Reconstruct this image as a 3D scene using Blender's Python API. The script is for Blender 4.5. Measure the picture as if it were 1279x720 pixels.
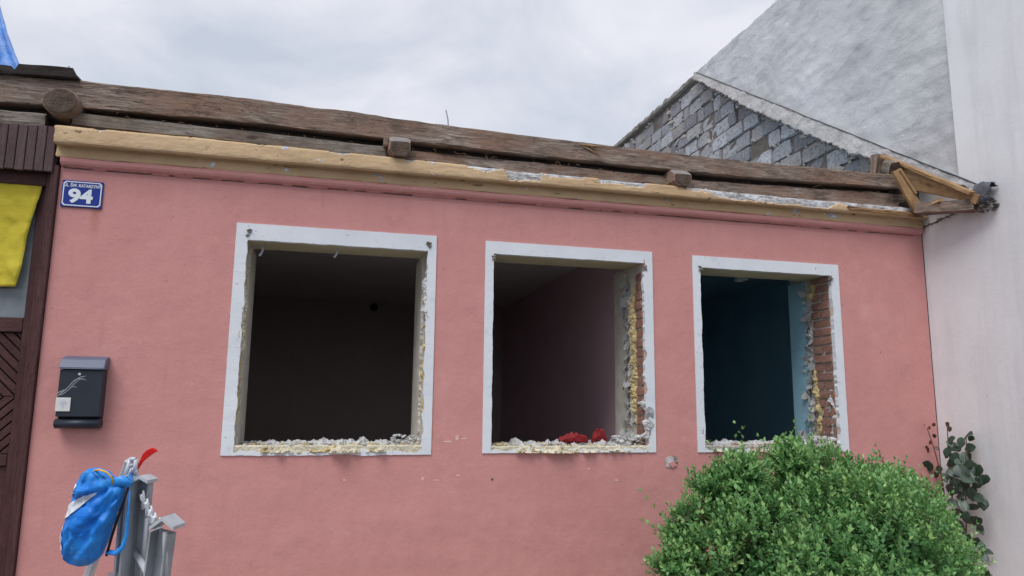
import bpy, bmesh, math, random
import numpy as np
from mathutils import Vector, Matrix, noise
rnd = random.Random(7)
for o in list(bpy.data.objects): bpy.data.objects.remove(o)
sc = bpy.context.scene
COL = sc.collection
# ------------------------------------------------------------------ camera
F_PX, YAW, PITCH, ROLL, DIST, CZ = 922.5, .2507, .1609, .0102, 5.4277, 1.65
_cy, _sy, _cp, _sp = math.cos(YAW), math.sin(YAW), math.cos(PITCH), math.sin(PITCH)
CW = Vector((_sy*_cp, _cy*_cp, _sp)); _r = Vector((_cy, -_sy, 0)); _u = _r.cross(CW)
CR = _r*math.cos(ROLL)+_u*math.sin(ROLL); CU = -_r*math.sin(ROLL)+_u*math.cos(ROLL)
CC = Vector((0, -DIST, CZ))
cam = bpy.data.cameras.new('camera'); cam_o = bpy.data.objects.new('camera', cam); COL.objects.link(cam_o)
cam.sensor_fit = 'HORIZONTAL'; cam.sensor_width = 36; cam.lens = F_PX/1279*36
cam.clip_start = .05; cam.clip_end = 2000
cam_o.matrix_world = Matrix(((CR.x, CU.x, -CW.x, CC.x), (CR.y, CU.y, -CW.y, CC.y), (CR.z, CU.z, -CW.z, CC.z), (0, 0, 0, 1)))
sc.camera = cam_o
sc.render.resolution_x, sc.render.resolution_y = 1024, 576
def ray(x, y): return CW+CR*((x-639.5)/F_PX)-CU*((y-360)/F_PX)
def P(x, y, Y=0.0): d = ray(x, y); return CC+d*((Y+DIST)/d.y)          # photo pixel -> point on the plane Y
def PX(x, y, X): d = ray(x, y); return CC+d*(X/d.x)                     # -> point on the plane X
def PD(x, y, k): return CC+ray(x, y)*k                                  # -> point at depth k
# ------------------------------------------------------------------ world, sun, exposure
SUN_EL, SUN_AZ = math.radians(58), math.radians(222)   # azimuth clockwise from +Y: behind the camera, to its left
w = bpy.data.worlds.new('World'); sc.world = w; w.use_nodes = True
nt = w.node_tree; nt.nodes.clear()
def N(t, **k):
    n = nt.nodes.new(t)
    for a, b in k.items(): setattr(n, a, b)
    return n
sky = N('ShaderNodeTexSky', sky_type='NISHITA', sun_disc=False, sun_elevation=SUN_EL, sun_rotation=SUN_AZ, dust_density=2.0)
bg1 = N('ShaderNodeBackground'); bg1.inputs[1].default_value = .10; nt.links.new(sky.outputs[0], bg1.inputs[0])
tc = N('ShaderNodeTexCoord'); sep = N('ShaderNodeSeparateXYZ'); nt.links.new(tc.outputs['Generated'], sep.inputs[0])
za = N('ShaderNodeMath', operation='ABSOLUTE'); nt.links.new(sep.outputs[2], za.inputs[0])
zb = N('ShaderNodeMath', operation='ADD'); zb.inputs[1].default_value = .42; nt.links.new(za.outputs[0], zb.inputs[0])
dv = N('ShaderNodeVectorMath', operation='DIVIDE'); nt.links.new(tc.outputs['Generated'], dv.inputs[0]); nt.links.new(zb.outputs[0], dv.inputs[1])
n1 = N('ShaderNodeTexNoise'); n1.inputs['Scale'].default_value = 3.6; n1.inputs['Detail'].default_value = 7; n1.inputs['Roughness'].default_value = .52
n1.inputs['Distortion'].default_value = .35; nt.links.new(dv.outputs[0], n1.inputs['Vector'])
cr = N('ShaderNodeValToRGB'); nt.links.new(n1.outputs[0], cr.inputs[0])
cr.color_ramp.elements[0].position = .34; cr.color_ramp.elements[0].color = (.53, .58, .675, 1)
cr.color_ramp.elements[1].position = .64; cr.color_ramp.elements[1].color = (.77, .775, .845, 1)
e = cr.color_ramp.elements.new(.47); e.color = (.62, .655, .74, 1)
bg2 = N('ShaderNodeBackground'); bg2.inputs[1].default_value = .69; nt.links.new(cr.outputs[0], bg2.inputs[0])
n2 = N('ShaderNodeTexNoise'); n2.inputs['Scale'].default_value = 1.3; n2.inputs['Detail'].default_value = 5
nt.links.new(dv.outputs[0], n2.inputs['Vector'])
cr2 = N('ShaderNodeValToRGB'); nt.links.new(n2.outputs[0], cr2.inputs[0])
cr2.color_ramp.elements[0].position = .28; cr2.color_ramp.elements[0].color = (.78,)*3+(1,)
cr2.color_ramp.elements[1].position = .5; cr2.color_ramp.elements[1].color = (.97,)*3+(1,)
mx = N('ShaderNodeMixShader'); nt.links.new(cr2.outputs[0], mx.inputs[0]); nt.links.new(bg1.outputs[0], mx.inputs[1]); nt.links.new(bg2.outputs[0], mx.inputs[2])
wo = N('ShaderNodeOutputWorld'); nt.links.new(mx.outputs[0], wo.inputs[0])
sl = bpy.data.lights.new('sun', 'SUN'); sl.energy = 1.5; sl.angle = math.radians(35); sl.color = (1, .985, .965)
so = bpy.data.objects.new('sun', sl); COL.objects.link(so)
sd = Vector((math.sin(SUN_AZ)*math.cos(SUN_EL), math.cos(SUN_AZ)*math.cos(SUN_EL), math.sin(SUN_EL)))
so.rotation_euler = (-sd).to_track_quat('-Z', 'Y').to_euler(); so.location = (-4, -8, 12)
sc.view_settings.view_transform = 'Standard'; sc.view_settings.look = 'None'; sc.view_settings.gamma = 1
sc.view_settings.exposure = 0.66
sc.view_settings.use_curve_mapping = False
# ------------------------------------------------------------------ materials
def lin(c): return tuple(((v/255)/12.92 if v/255 <= .04045 else ((v/255+.055)/1.055)**2.4) for v in c)+(1,)
MATS = {}
class NB:
    def __init__(s, name):
        s.m = bpy.data.materials.new(name); s.m.use_nodes = True; s.t = s.m.node_tree
        s.b = s.t.nodes['Principled BSDF']; s.out = s.t.nodes['Material Output']
        s.tc = s.t.nodes.new('ShaderNodeTexCoord').outputs['Object']; MATS[name] = s.m
    def n(s, t, ins={}, **k):
        x = s.t.nodes.new(t)
        for a, b in k.items(): setattr(x, a, b)
        for a, b in ins.items():
            if hasattr(b, 'is_output'): s.t.links.new(b, x.inputs[a])
            else: x.inputs[a].default_value = b
        return x
    def map(s, scale=(1, 1, 1), loc=(0, 0, 0), rot=(0, 0, 0), vec=None):
        return s.n('ShaderNodeMapping', {'Vector': vec or s.tc, 'Scale': scale, 'Location': loc, 'Rotation': rot}).outputs[0]
    def noise(s, scale, detail=4, rough=.55, vec=None, dist=0):
        return s.n('ShaderNodeTexNoise', {'Vector': vec or s.tc, 'Scale': scale, 'Detail': detail, 'Roughness': rough, 'Distortion': dist}).outputs[0]
    def ramp(s, fac, stops):
        r = s.n('ShaderNodeValToRGB', {0: fac}); el = r.color_ramp.elements
        while len(el) < len(stops): el.new(.5)
        for q, (p, c) in zip(el, stops): q.position = p; q.color = c if len(c) == 4 else lin(c)
        return r.outputs[0]
    def mix(s, fac, a, b, mode='MIX'):
        x = s.n('ShaderNodeMix', data_type='RGBA', blend_type=mode)
        for i, v in ((0, fac), (6, a), (7, b)):
            if hasattr(v, 'is_output'): s.t.links.new(v, x.inputs[i])
            else: x.inputs[i].default_value = v if i == 0 or len(v) == 4 else lin(v)
        return x.outputs[2]
    def math(s, op, a, b=0.0):
        return s.n('ShaderNodeMath', {0: a, 1: b}, operation=op).outputs[0]
    def bump(s, h, strength=.5, dist=.01, prev=None):
        i = {'Height': h, 'Strength': strength, 'Distance': dist}
        if prev is not None: i['Normal'] = prev
        return s.n('ShaderNodeBump', i).outputs[0]
    def done(s, col, rough=.85, normal=None, metal=0, spec=.3):
        for k, v in (('Base Color', col), ('Roughness', rough), ('Metallic', metal), ('Specular IOR Level', spec)):
            if hasattr(v, 'is_output'): s.t.links.new(v, s.b.inputs[k])
            else: s.b.inputs[k].default_value = (v if len(v) == 4 else lin(v)) if k == 'Base Color' else v
        if normal is not None: s.t.links.new(normal, s.b.inputs['Normal'])
        return s.m
BW = ((0, 0, 0, 1), (1, 1, 1, 1))
def mask(b, fac, lo, hi): return b.ramp(fac, [(lo, BW[0]), (hi, BW[1])])
def plain(name, col, rough=.7, var=.25, sc_=30, bump=.3, metal=0, dist=.003):
    b = NB(name); n = b.noise(sc_, 5)
    d = tuple(c*(1-var) for c in lin(col)[:3])+(1,); h = tuple(min(1, c*(1+var*.6)) for c in lin(col)[:3])+(1,)
    return b.done(b.ramp(n, [(.3, d), (.7, h)]), rough, b.bump(b.noise(sc_*4, 4), bump, dist), metal)
def pink_wall():
    b = NB('pink_stucco')
    big = b.noise(.7, 5, .6); mid = b.noise(5, 7, .68); fine = b.noise(190, 3, .7)
    col = b.ramp(big, [(.3, (203, 145, 141)), (.55, (208, 149, 145)), (.75, (214, 156, 152))])
    col = b.mix(b.math('MULTIPLY', mask(b, mid, .35, .75), .6), col, (198, 139, 135))
    streak = b.noise(3, 5, .6, b.map((3.2, 1, .6)))
    col = b.mix(b.math('MULTIPLY', mask(b, streak, .52, .85), .2), col, (174, 118, 117))
    pal = b.noise(1.7, 8, .72, b.map((1, 1, 1), (7, 3, 1)))
    col = b.mix(b.math('MULTIPLY', mask(b, pal, .58, .72), .35), col, (224, 176, 170))
    gry = b.noise(2.6, 8, .72, b.map((1, 1, 1.4), (1, 8, 6)))
    col = b.mix(b.math('MULTIPLY', mask(b, gry, .60, .70), .30), col, (172, 124, 122))
    spots = b.noise(24, 3, .6, b.map((1, 1, 1), (2, 9, 4))); sm = mask(b, spots, .68, .74)
    col = b.mix(b.math('MULTIPLY', sm, .65), col, (152, 98, 96))
    gr = b.noise(75, 4, .7); col = b.mix(b.math('MULTIPLY', mask(b, gr, .50, .70), .18), col, (150, 100, 100))
    rn = b.noise(5, 4, .6, b.map((5., 1, .35), (3, 2, 5))); col = b.mix(b.math('MULTIPLY', mask(b, rn, .60, .70), .13), col, (166, 116, 114))
    sx = b.n('ShaderNodeSeparateXYZ', {0: b.tc})
    low = b.n('ShaderNodeMapRange', {0: sx.outputs[2], 1: .15, 2: 1.2, 3: 1., 4: 0.}).outputs[0]
    col = b.mix(b.math('MULTIPLY', b.math('MULTIPLY', low, mask(b, mid, .3, .7)), .5), col, (178, 124, 120))
    rx = b.n('ShaderNodeMapRange', {0: b.math('ABSOLUTE', b.math('ADD', sx.outputs[0], 1.535)), 1: 0, 2: .05, 3: 1, 4: 0}, interpolation_type='SMOOTHSTEP').outputs[0]
    rz = b.n('ShaderNodeMapRange', {0: sx.outputs[2], 1: 2.72, 2: 2.96, 3: 0, 4: 1}).outputs[0]
    rz2 = b.math('LESS_THAN', sx.outputs[2], 2.96)
    col = b.mix(b.math('MULTIPLY', b.math('MULTIPLY', b.math('MULTIPLY', rx, rz), rz2), .45), col, (150, 92, 62))
    nb = b.bump(fine, .42, .004); nb = b.bump(b.noise(45, 6, .68), .28, .008, nb); nb = b.bump(b.noise(3, 4), .5, .03, nb); nb = b.bump(sm, -.5, .004, nb)
    return b.done(col, .92, nb, spec=.15)
def wood(name, cols, crack=(38, 30, 27), grain=1., bump=.8, rough=.88, cracks=.6, stain=.5):
    b = NB(name); oi = b.n('ShaderNodeObjectInfo')
    off = b.n('ShaderNodeCombineXYZ', {0: b.math('MULTIPLY', oi.outputs['Random'], 37.), 1: b.math('MULTIPLY', oi.outputs['Random'], 13.)}).outputs[0]
    v = b.n('ShaderNodeVectorMath', {0: b.tc, 1: off}, operation='ADD').outputs[0]
    g = b.noise(9*grain, 8, .7, b.map((.6, 6, 6), vec=v), .9)
    g2 = b.noise(2.6, 7, .68, b.map((.8, 1.6, 1.6), vec=v))
    col = b.ramp(g, [(.30, cols[0]), (.5, cols[1]), (.70, cols[2])])
    col = b.mix(mask(b, g2, .42, .62), col, cols[3])
    st = b.noise(3.4, 8, .72, b.map((1, 1.7, 1.7), (4, 7, 2), vec=v)); col = b.mix(b.math('MULTIPLY', mask(b, st, .52, .66), stain), col, crack)
    sp = b.noise(30, 5, .7, b.map((.7, 1.3, 1.3), vec=v)); col = b.mix(b.math('MULTIPLY', mask(b, sp, .58, .70), stain*.8), col, cols[0])
    knot = b.n('ShaderNodeTexVoronoi', {'Vector': b.map((1.1, 3.2, 3.2), vec=v), 'Scale': 1.6}).outputs['Distance']
    col = b.mix(b.math('MULTIPLY', b.ramp(knot, [(.03, BW[1]), (.11, BW[0])]), .8), col, crack)
    ck = b.noise(3.2, 4, .6, b.map((.30, 7, 7), vec=v), .8)
    cm = b.ramp(ck, [(.480, BW[0]), (.494, BW[1]), (.508, BW[0])])
    col = b.mix(b.math('MULTIPLY', cm, cracks), col, crack)
    nb = b.bump(g, bump, .008); nb = b.bump(cm, -.8, .010, nb); nb = b.bump(sp, .7, .008, nb); nb = b.bump(b.noise(60, 4, .6, v), .4, .004, nb)
    return b.done(col, rough, nb, spec=.2)
def cornice_mat():
    b = NB('ochre_paint')
    n = b.noise(4, 5); col = b.ramp(n, [(.3, (188, 160, 124)), (.6, (202, 174, 138)), (.8, (196, 168, 134))])
    ch = b.noise(16, 5, .65, b.map((.55, 1, 1.5))); col = b.mix(mask(b, ch, .635, .66), col, (118, 98, 76))
    wc = b.noise(11, 4, .6, b.map((.8, 1, 1), (5, 5, 2))); m = mask(b, wc, .665, .68)
    col = b.mix(m, col, b.mix(mask(b, b.noise(40), .45, .55), (216, 220, 226), (150, 178, 214)))
    d = b.noise(2, 6, .7, b.map((.4, 1, 1))); col = b.mix(b.math('MULTIPLY', mask(b, d, .5, .75), .4), col, (160, 128, 84))
    nb = b.bump(b.noise(50, 5, .7), .45, .006); nb = b.bump(b.noise(9, 6, .65), .5, .02, nb); nb = b.bump(m, -.5, .004, nb)
    return b.done(col, .75, nb)
def white_flake():
    b = NB('old_whitewash'); n = b.noise(14, 6, .65)
    col = b.ramp(n, [(.28, (112, 102, 94)), (.42, (160, 158, 158)), (.56, (188, 190, 194)), (.68, (204, 206, 210)), (.8, (168, 184, 208))])
    return b.done(col, .9, b.bump(b.noise(35, 6), .8, .008))
def brickmat(name, cols, dirt):
    b = NB(name); oi = b.n('ShaderNodeObjectInfo')
    base = b.ramp(oi.outputs['Random'], [(0, cols[0]), (.4, cols[1]), (.7, cols[2]), (1, cols[3])])
    v = b.n('ShaderNodeVectorMath', {0: b.tc, 1: oi.outputs['Location']}, operation='ADD').outputs[0]
    col = b.mix(mask(b, b.noise(6, 6, .65, v), .45, .72), base, dirt)
    st = b.noise(8, 5, .6, b.map((1, 2.5, .35), vec=v)); col = b.mix(b.math('MULTIPLY', mask(b, st, .5, .8), .5), col, (205, 203, 204))
    return b.done(col, .92, b.bump(b.noise(28, 6, .65, v), .7, .008))
def rough_plaster():
    b = NB('rough_grey_render')
    col = b.ramp(b.noise(1.1, 6, .6), [(.3, (196, 197, 200)), (.5, (214, 215, 218)), (.72, (228, 229, 231))])
    dg = b.noise(3.2, 7, .68, b.map((1, .6, 2.2), rot=(.7, 0, 0)), .4)
    col = b.mix(b.math('MULTIPLY', mask(b, dg, .48, .72), .5), col, (146, 148, 154))
    pit = b.noise(26, 4, .6); col = b.mix(b.math('MULTIPLY', mask(b, pit, .68, .74), .6), col, (108, 108, 112))
    nb = b.bump(dg, .5, .03); nb = b.bump(b.noise(22, 8, .8), .9, .022, nb); nb = b.bump(b.noise(80, 5, .75), .8, .010, nb)
    return b.done(col, .95, nb, spec=.1)
def smooth_plaster():
    b = NB('smooth_white_render')
    col = b.ramp(b.noise(.9, 6, .62), [(.3, (220, 220, 223)), (.55, (229, 229, 232)), (.78, (235, 235, 237))])
    st = b.noise(2, 6, .65, b.map((1, 3.5, .4))); col = b.mix(b.math('MULTIPLY', mask(b, st, .48, .78), .40), col, (188, 186, 189))
    sp = b.noise(20, 3); col = b.mix(b.math('MULTIPLY', mask(b, sp, .74, .78), .6), col, (140, 138, 142))
    nb = b.bump(b.noise(4, 7, .6), .22, .02); nb = b.bump(b.noise(80, 5, .75), .4, .005, nb)
    return b.done(col, .92, nb, spec=.15)
def painted(name, col, col2, rough=.9, bump=.3):
    b = NB(name); n = b.noise(3, 6, .6)
    return b.done(b.ramp(n, [(.3, col), (.7, col2)]), rough, b.bump(b.noise(30, 4), bump, .006))
def white_band():
    b = NB('white_surround_paint'); n = b.noise(2.5, 6)
    col = b.ramp(n, [(.3, (214, 219, 226)), (.7, (226, 230, 235))])
    dt = b.noise(13, 7, .72); col = b.mix(b.math('MULTIPLY', mask(b, dt, .56, .68), .28), col, (176, 172, 168)); dk = b.noise(34, 4, .6); col = b.mix(b.math('MULTIPLY', mask(b, dk, .67, .72), .7), col, (140, 130, 124))
    return b.done(col, .85, b.bump(b.noise(80, 4), .35, .004))
def leafmat(name, stops, rough=.45, transl=.25):
    b = NB(name); at = b.n('ShaderNodeAttribute', attribute_name='tint')
    col = b.ramp(at.outputs['Fac'], stops)
    b.done(col, rough, None, 0, .4)
    tr = b.n('ShaderNodeBsdfTranslucent', {'Color': b.mix(.5, col, (140, 190, 90))})
    ms = b.n('ShaderNodeMixShader', {0: transl, 1: b.b.outputs[0], 2: tr.outputs[0]})
    b.t.links.new(ms.outputs[0], b.out.inputs['Surface']); return b.m
def tarpmat(name, c1, c2, rough=.4):
    b = NB(name); n = b.noise(5, 5)
    cr_ = b.noise(9, 5, .7, dist=1.2)
    rd = b.n('ShaderNodeTexNoise', {'Vector': b.tc, 'Scale': 7., 'Detail': 3., 'Distortion': .6}, noise_type='RIDGED_MULTIFRACTAL', normalize=True).outputs[0]
    return b.done(b.ramp(n, [(.3, c1), (.7, c2)]), rough, b.bump(rd, .9, .03, b.bump(cr_, .4, .015)), spec=.4)
pink_wall(); cornice_mat(); white_flake(); rough_plaster(); smooth_plaster(); white_band()
wood('weathered_timber', [(70, 60, 54), (140, 124, 113), (184, 171, 160), (140, 114, 99)], cracks=.85)
wood('grey_timber', [(88, 80, 74), (132, 124, 116), (164, 156, 148), (116, 102, 90)], stain=.35)
wood('fresh_timber', [(132, 102, 72), (176, 144, 106), (200, 170, 132), (150, 118, 86)], (96, 70, 48), cracks=.4, stain=.3)
wood('dark_timber', [(40, 35, 33), (66, 60, 58), (88, 82, 80), (54, 47, 44)])
wood('brown_paint', [(62, 40, 40), (84, 56, 56), (98, 68, 66), (74, 48, 48)], (34, 22, 22), bump=.35, rough=.55, cracks=.25, stain=.3)
wood('slat_paint', [(78, 62, 64), (96, 78, 80), (108, 90, 92), (86, 68, 68)], (40, 30, 30), bump=.35, rough=.65, cracks=.25, stain=.3)
plain('end_grain', (98, 82, 72), .9, .45, 22, .9, dist=.015)
plain('cut_grey', (136, 130, 126), .9, .2, 25, .6)
brickmat('grey_block', [(116, 115, 120), (148, 148, 154), (182, 183, 188), (136, 130, 126)], (104, 100, 100))
brickmat('red_brick', [(142, 94, 80), (158, 106, 90), (136, 90, 78), (166, 122, 106)], (150, 130, 120))
plain('mortar_grey', (148, 142, 136), .95, .3, 12, .9, dist=.02)
plain('verge_grey', (176, 174, 174), .95, .28, 7, 1., dist=.02)
plain('mortar_pale', (178, 170, 162), .95, .2, 14, .9, dist=.015)
plain('mortar_dark', (112, 104, 98), .95, .35, 12, .9, dist=.02)
plain('reveal_plaster', (200, 194, 184), .92, .15, 10, .5)
plain('torn_pink', (224, 190, 184), .95, .15, 22, .5)
plain('torn_plaster', (196, 196, 196), .95, .25, 22, .8, dist=.008)
painted('cream_soffit', (176, 166, 138), (196, 186, 158))
painted('mauve_paint', (204, 174, 184), (212, 182, 192))
painted('taupe_paint', (176, 164, 160), (186, 174, 168))
painted('blue_paint', (140, 184, 204), (152, 194, 212))
painted('ceiling_paint', (216, 214, 216), (226, 224, 224))
plain('floor_boards', (96, 72, 56), .7)
plain('builders_foam', (202, 184, 136), .9, .4, 18, .9, dist=.015)
plain('foam_pale', (216, 208, 184), .9, .3, 18, .9, dist=.015)
plain('asphalt', (72, 72, 74), .95, .3, 20, .8, dist=.01)
plain('paving', (150, 147, 142), .95, .2, 10, .5)
plain('anthracite', (46, 52, 62), .42, .12, 6, .08)
plain('slate_lid', (92, 100, 122), .4, .1, 6, .08)
plain('black_rubber', (22, 22, 24), .7, .1)
plain('sticker_white', (214, 214, 214), .5, .06)
plain('scratch_white', (190, 196, 204), .6, .1)
plain('enamel_blue', (30, 54, 142), .22, .08, 4, .05)
plain('enamel_white', (224, 232, 238), .25, .05, 4, .05)
plain('aluminium', (196, 200, 206), .45, .2, 9, .2, metal=.2)
plain('aluminium_shade', (168, 172, 178), .5, .3, 9, .2, metal=.2)  # darker copy of the aluminium, painting in the shade on the stile fronts
plain('steel', (120, 116, 112), .5, .2, 20, .2, metal=.8)
plain('red_plastic', (214, 34, 30), .45, .1)
plain('red_debris', (126, 28, 34), .7, .25, 20, .4)
plain('yellow_strap', (226, 176, 60), .7, .1)
plain('white_print', (226, 230, 236), .6, .05)
plain('felt_dark', (92, 94, 102), .8, .3, 14, .8, dist=.01)
plain('lamp_white', (222, 222, 220), .6, .08)
tarpmat('bag_nylon', (18, 118, 216), (60, 158, 238), .4)
tarpmat('blue_tarp', (26, 94, 176), (54, 126, 204), .4)
tarpmat('yellow_cloth', (188, 172, 44), (206, 190, 58), .75)
plain('glass_frost', (128, 136, 142), .18, .28, 5, .1)
plain('bark', (96, 84, 72), .9, .3)
plain('red_stem', (84, 62, 56), .7, .2)
leafmat('box_leaf', [(0, (70, 118, 70)), (.45, (108, 158, 98)), (.8, (148, 190, 120)), (1, (190, 212, 130))], .36, .28)
leafmat('rose_leaf', [(0, (46, 60, 52)), (.6, (62, 80, 70)), (.85, (94, 112, 102)), (1, (92, 54, 52))], .4, .12)
# ------------------------------------------------------------------ mesh helpers
def link(o, parent=None):
    COL.objects.link(o)
    if parent is not None:
        o.parent = parent; q = Matrix.Identity(4); p = parent
        q = WM[p.name]; o.matrix_parent_inverse = q.inverted()
    WM[o.name] = o.matrix_basis.copy()
    return o
WM = {}
def tag(o, label, cat, group=None, kind=None):
    if label: o['label'] = label
    if cat: o['category'] = cat
    if group: o['group'] = group
    if kind: o['kind'] = kind
    return o
def empty(name, loc, label, cat, group=None):
    o = bpy.data.objects.new(name, None); o.matrix_basis = Matrix.Translation(Vector(loc)); o.empty_display_size = .2
    return tag(link(o), label, cat, group)
def mobj(name, me, parent=None, mtx=None):
    o = bpy.data.objects.new(name, me)
    if mtx is not None: o.matrix_basis = mtx
    return link(o, parent)
class MB:
    def __init__(s): s.v = []; s.f = []; s.mi = []; s.sm = []
    def add(s, vs, fs, m=0, smooth=False):
        k = len(s.v); s.v += [tuple(x) for x in vs]
        for f in fs: s.f.append(tuple(i+k for i in f)); s.mi.append(m); s.sm.append(smooth)
        return s
    def box(s, a, b, m=0):
        x0, y0, z0 = a; x1, y1, z1 = b
        return s.add([(x0,y0,z0),(x1,y0,z0),(x1,y1,z0),(x0,y1,z0),(x0,y0,z1),(x1,y0,z1),(x1,y1,z1),(x0,y1,z1)],
              [(0,3,2,1),(4,5,6,7),(0,1,5,4),(1,2,6,5),(2,3,7,6),(3,0,4,7)], m)
    def loft(s, rings, m=0, closed=True, caps=True, smooth=False, mfun=None):
        n = len(rings[0]); vs = [p for r_ in rings for p in r_]; fs = []; k = len(s.v)
        s.v += [tuple(p) for p in vs]
        for i in range(len(rings)-1):
            for j in range(n if closed else n-1):
                a = i*n+j; b = i*n+(j+1) % n
                s.f.append((k+a, k+b, k+b+n, k+a+n)); s.mi.append(mfun(i, j) if mfun else m); s.sm.append(smooth)
        if caps and closed:
            s.f.append(tuple(k+q for q in reversed(range(n)))); s.mi.append(m); s.sm.append(False)
            s.f.append(tuple(k+(len(rings)-1)*n+q for q in range(n))); s.mi.append(m); s.sm.append(False)
        return s
    def tube(s, pts, rad, n=8, m=0, smooth=True):
        pts = [Vector(p) for p in pts]; rings = []
        rads = rad if hasattr(rad, '__len__') else [rad]*len(pts)
        a = None
        for i, p in enumerate(pts):
            d = (pts[min(i+1, len(pts)-1)]-pts[max(i-1, 0)]).normalized()
            if a is None: a = d.orthogonal().normalized()
            a = (a-d*a.dot(d)).normalized(); b = d.cross(a)
            rings.append([p+(a*math.cos(t)+b*math.sin(t))*rads[i] for t in [2*math.pi*q/n for q in range(n)]])
        return s.loft(rings, m, smooth=smooth)
    def mesh(s, name, mats):
        me = bpy.data.meshes.new(name); me.from_pydata(s.v, [], s.f)
        for m in ([mats] if isinstance(mats, str) else mats): me.materials.append(MATS[m])
        me.polygons.foreach_set('material_index', s.mi); me.polygons.foreach_set('use_smooth', s.sm)
        bm = bmesh.new(); bm.from_mesh(me); bmesh.ops.recalc_face_normals(bm, faces=bm.faces); bm.to_mesh(me); bm.free()
        me.update(); return me
    def obj(s, name, mats, parent=None, mtx=None): return mobj(name, s.mesh(name, mats), parent, mtx)
def bevelled(me, w_=.004, seg=1):
    bm = bmesh.new(); bm.from_mesh(me); bmesh.ops.bevel(bm, geom=list(bm.edges), offset=w_, segments=seg, affect='EDGES', clamp_overlap=True)
    bm.to_mesh(me); bm.free(); return me
def nz(x, y=0., z=0.): return noise.noise(Vector((x, y, z)))
def fz(x, y=0., z=0., o=4): return noise.fractal(Vector((x, y, z)), .9, 2.1, o)
def frame(p, q, up=(0, 0, 1)):
    """matrix: local X from p to q, local Z near up"""
    p, q = Vector(p), Vector(q); x = (q-p).normalized(); z = Vector(up); z = (z-x*z.dot(x)).normalized(); y = z.cross(x)
    return Matrix(((x.x, y.x, z.x, p.x), (x.y, y.y, z.y, p.y), (x.z, y.z, z.z, p.z), (0, 0, 0, 1))), (q-p).length
def timber_mesh(L, wy, hz, rough=.006, step=.05, round_=.015, seed=0., sag=None, taper=None, arc=(0, 45, 90), mats='weathered_timber', endm=None, cutskew=0., split=.0):
    """length along local X from 0..L, centred in Y, Z from 0..hz"""
    n = max(2, int(L/step)); rings = []
    prof = []
    for (cx, cz_) in ((1, 1), (-1, 1), (-1, -1), (1, -1)):
        bx, bz = cx*(wy/2-round_), hz/2+cz_*(hz/2-round_)
        base = {(1,1):0, (-1,1):90, (-1,-1):180, (1,-1):270}[(cx, cz_)]
        for a in arc: prof.append((bx+round_*math.cos(math.radians(base+a)), bz+round_*math.sin(math.radians(base+a))))
        # a mid point on the following side
        nx = {(1,1):(0, hz), (-1,1):(-wy/2, hz/2), (-1,-1):(0, 0), (1,-1):(wy/2, hz/2)}[(cx, cz_)]; prof.append(nx)
    for i in range(n+1):
        x = L*i/n; r_ = []
        dz = sag(x) if sag else 0
        for j, (y, z) in enumerate(prof):
            k = 1.6 if j % (len(arc)+1) != len(arc) else 1.
            if taper: z = hz-(hz-z)*taper(x)
            a = fz(x*3+seed, j*1.7, seed)*rough*k; c = fz(x*3+seed+40, j*1.7, seed)*rough*k
            xx = x
            if i in (0, n): xx += fz(j*2.1+seed, 3.3, seed)*rough*1.5+cutskew*(z-hz/2)*(1 if i else -1)
            r_.append((xx, y+a, z+c+dz))
        rings.append(r_)
    b = MB(); b.loft(rings, 0)
    if endm: b.mi[-1] = b.mi[-2] = 1
    return b.mesh('timber', [mats]+([endm] if endm else []))
def timber(name, p, q, wy, hz, up=(0, 0, 1), parent=None, label=None, cat=None, group=None, **k):
    m, L = frame(p, q, up); o = mobj(name, timber_mesh(L, wy, hz, **k), parent, m)
    o.data.name = name
    return tag(o, label, cat, group)
def chunk_mesh(r_, seed, sq=(1, 1, 1)):
    bm = bmesh.new(); bmesh.ops.create_icosphere(bm, subdivisions=1, radius=r_)
    for v in bm.verts:
        k = 1+.55*nz(v.co.x/r_*.9+seed*3.1, v.co.y/r_*.9, v.co.z/r_*.9+seed); v.co = Vector((v.co.x*sq[0], v.co.y*sq[1], v.co.z*sq[2]))*k
    vs = [v.co.copy() for v in bm.verts]; fs = [tuple(v.index for v in f.verts) for f in bm.faces]; bm.free(); return vs, fs
def chunks(b, pts, rmin, rmax, m=0, flat=.6):
    for p in pts:
        r_ = rnd.uniform(rmin, rmax)*(1 if rnd.random() < .85 else 1.6); vs, fs = chunk_mesh(r_, rnd.random()*50, (1, rnd.uniform(.6, 1), rnd.uniform(flat*.6, flat)))
        R = Matrix.Rotation(rnd.random()*6.3, 4, 'Z') @ Matrix.Rotation(rnd.uniform(-.5, .5), 4, 'X')
        b.add([R @ v+Vector(p) for v in vs], fs, m)
def text_mesh(s, size, offset=0., sx=1.):
    cu = bpy.data.curves.new('lettering', 'FONT'); cu.body = s; cu.size = size; cu.align_x = 'CENTER'; cu.align_y = 'CENTER'; cu.offset = offset; cu.extrude = .0008
    o = bpy.data.objects.new('lettering', cu); COL.objects.link(o); dg = bpy.context.evaluated_depsgraph_get()
    me = bpy.data.meshes.new_from_object(o.evaluated_get(dg)); bpy.data.objects.remove(o); bpy.data.curves.remove(cu)
    for v in me.vertices: v.co.x *= sx
    me.materials.clear(); me.materials.append(MATS['enamel_white']); return me
# ================================================================== SETTING
b = MB(); n_ = 24
b.add([(-400, -400, 0), (400, -400, 0), (400, 400, 0), (-400, 400, 0)], [(0, 1, 2, 3)])
tag(b.obj('ground', 'asphalt'), None, None, kind='structure')
b = MB(); b.box((-12, -2.6, -.05), (12, -.002, .06)); tag(b.obj('pavement', 'paving'), None, None, kind='structure')
b = MB(); b.box((-12, -2.76, -.05), (12, -2.603, .11)); tag(b.obj('kerb', 'paving'), None, None, kind='structure')
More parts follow.
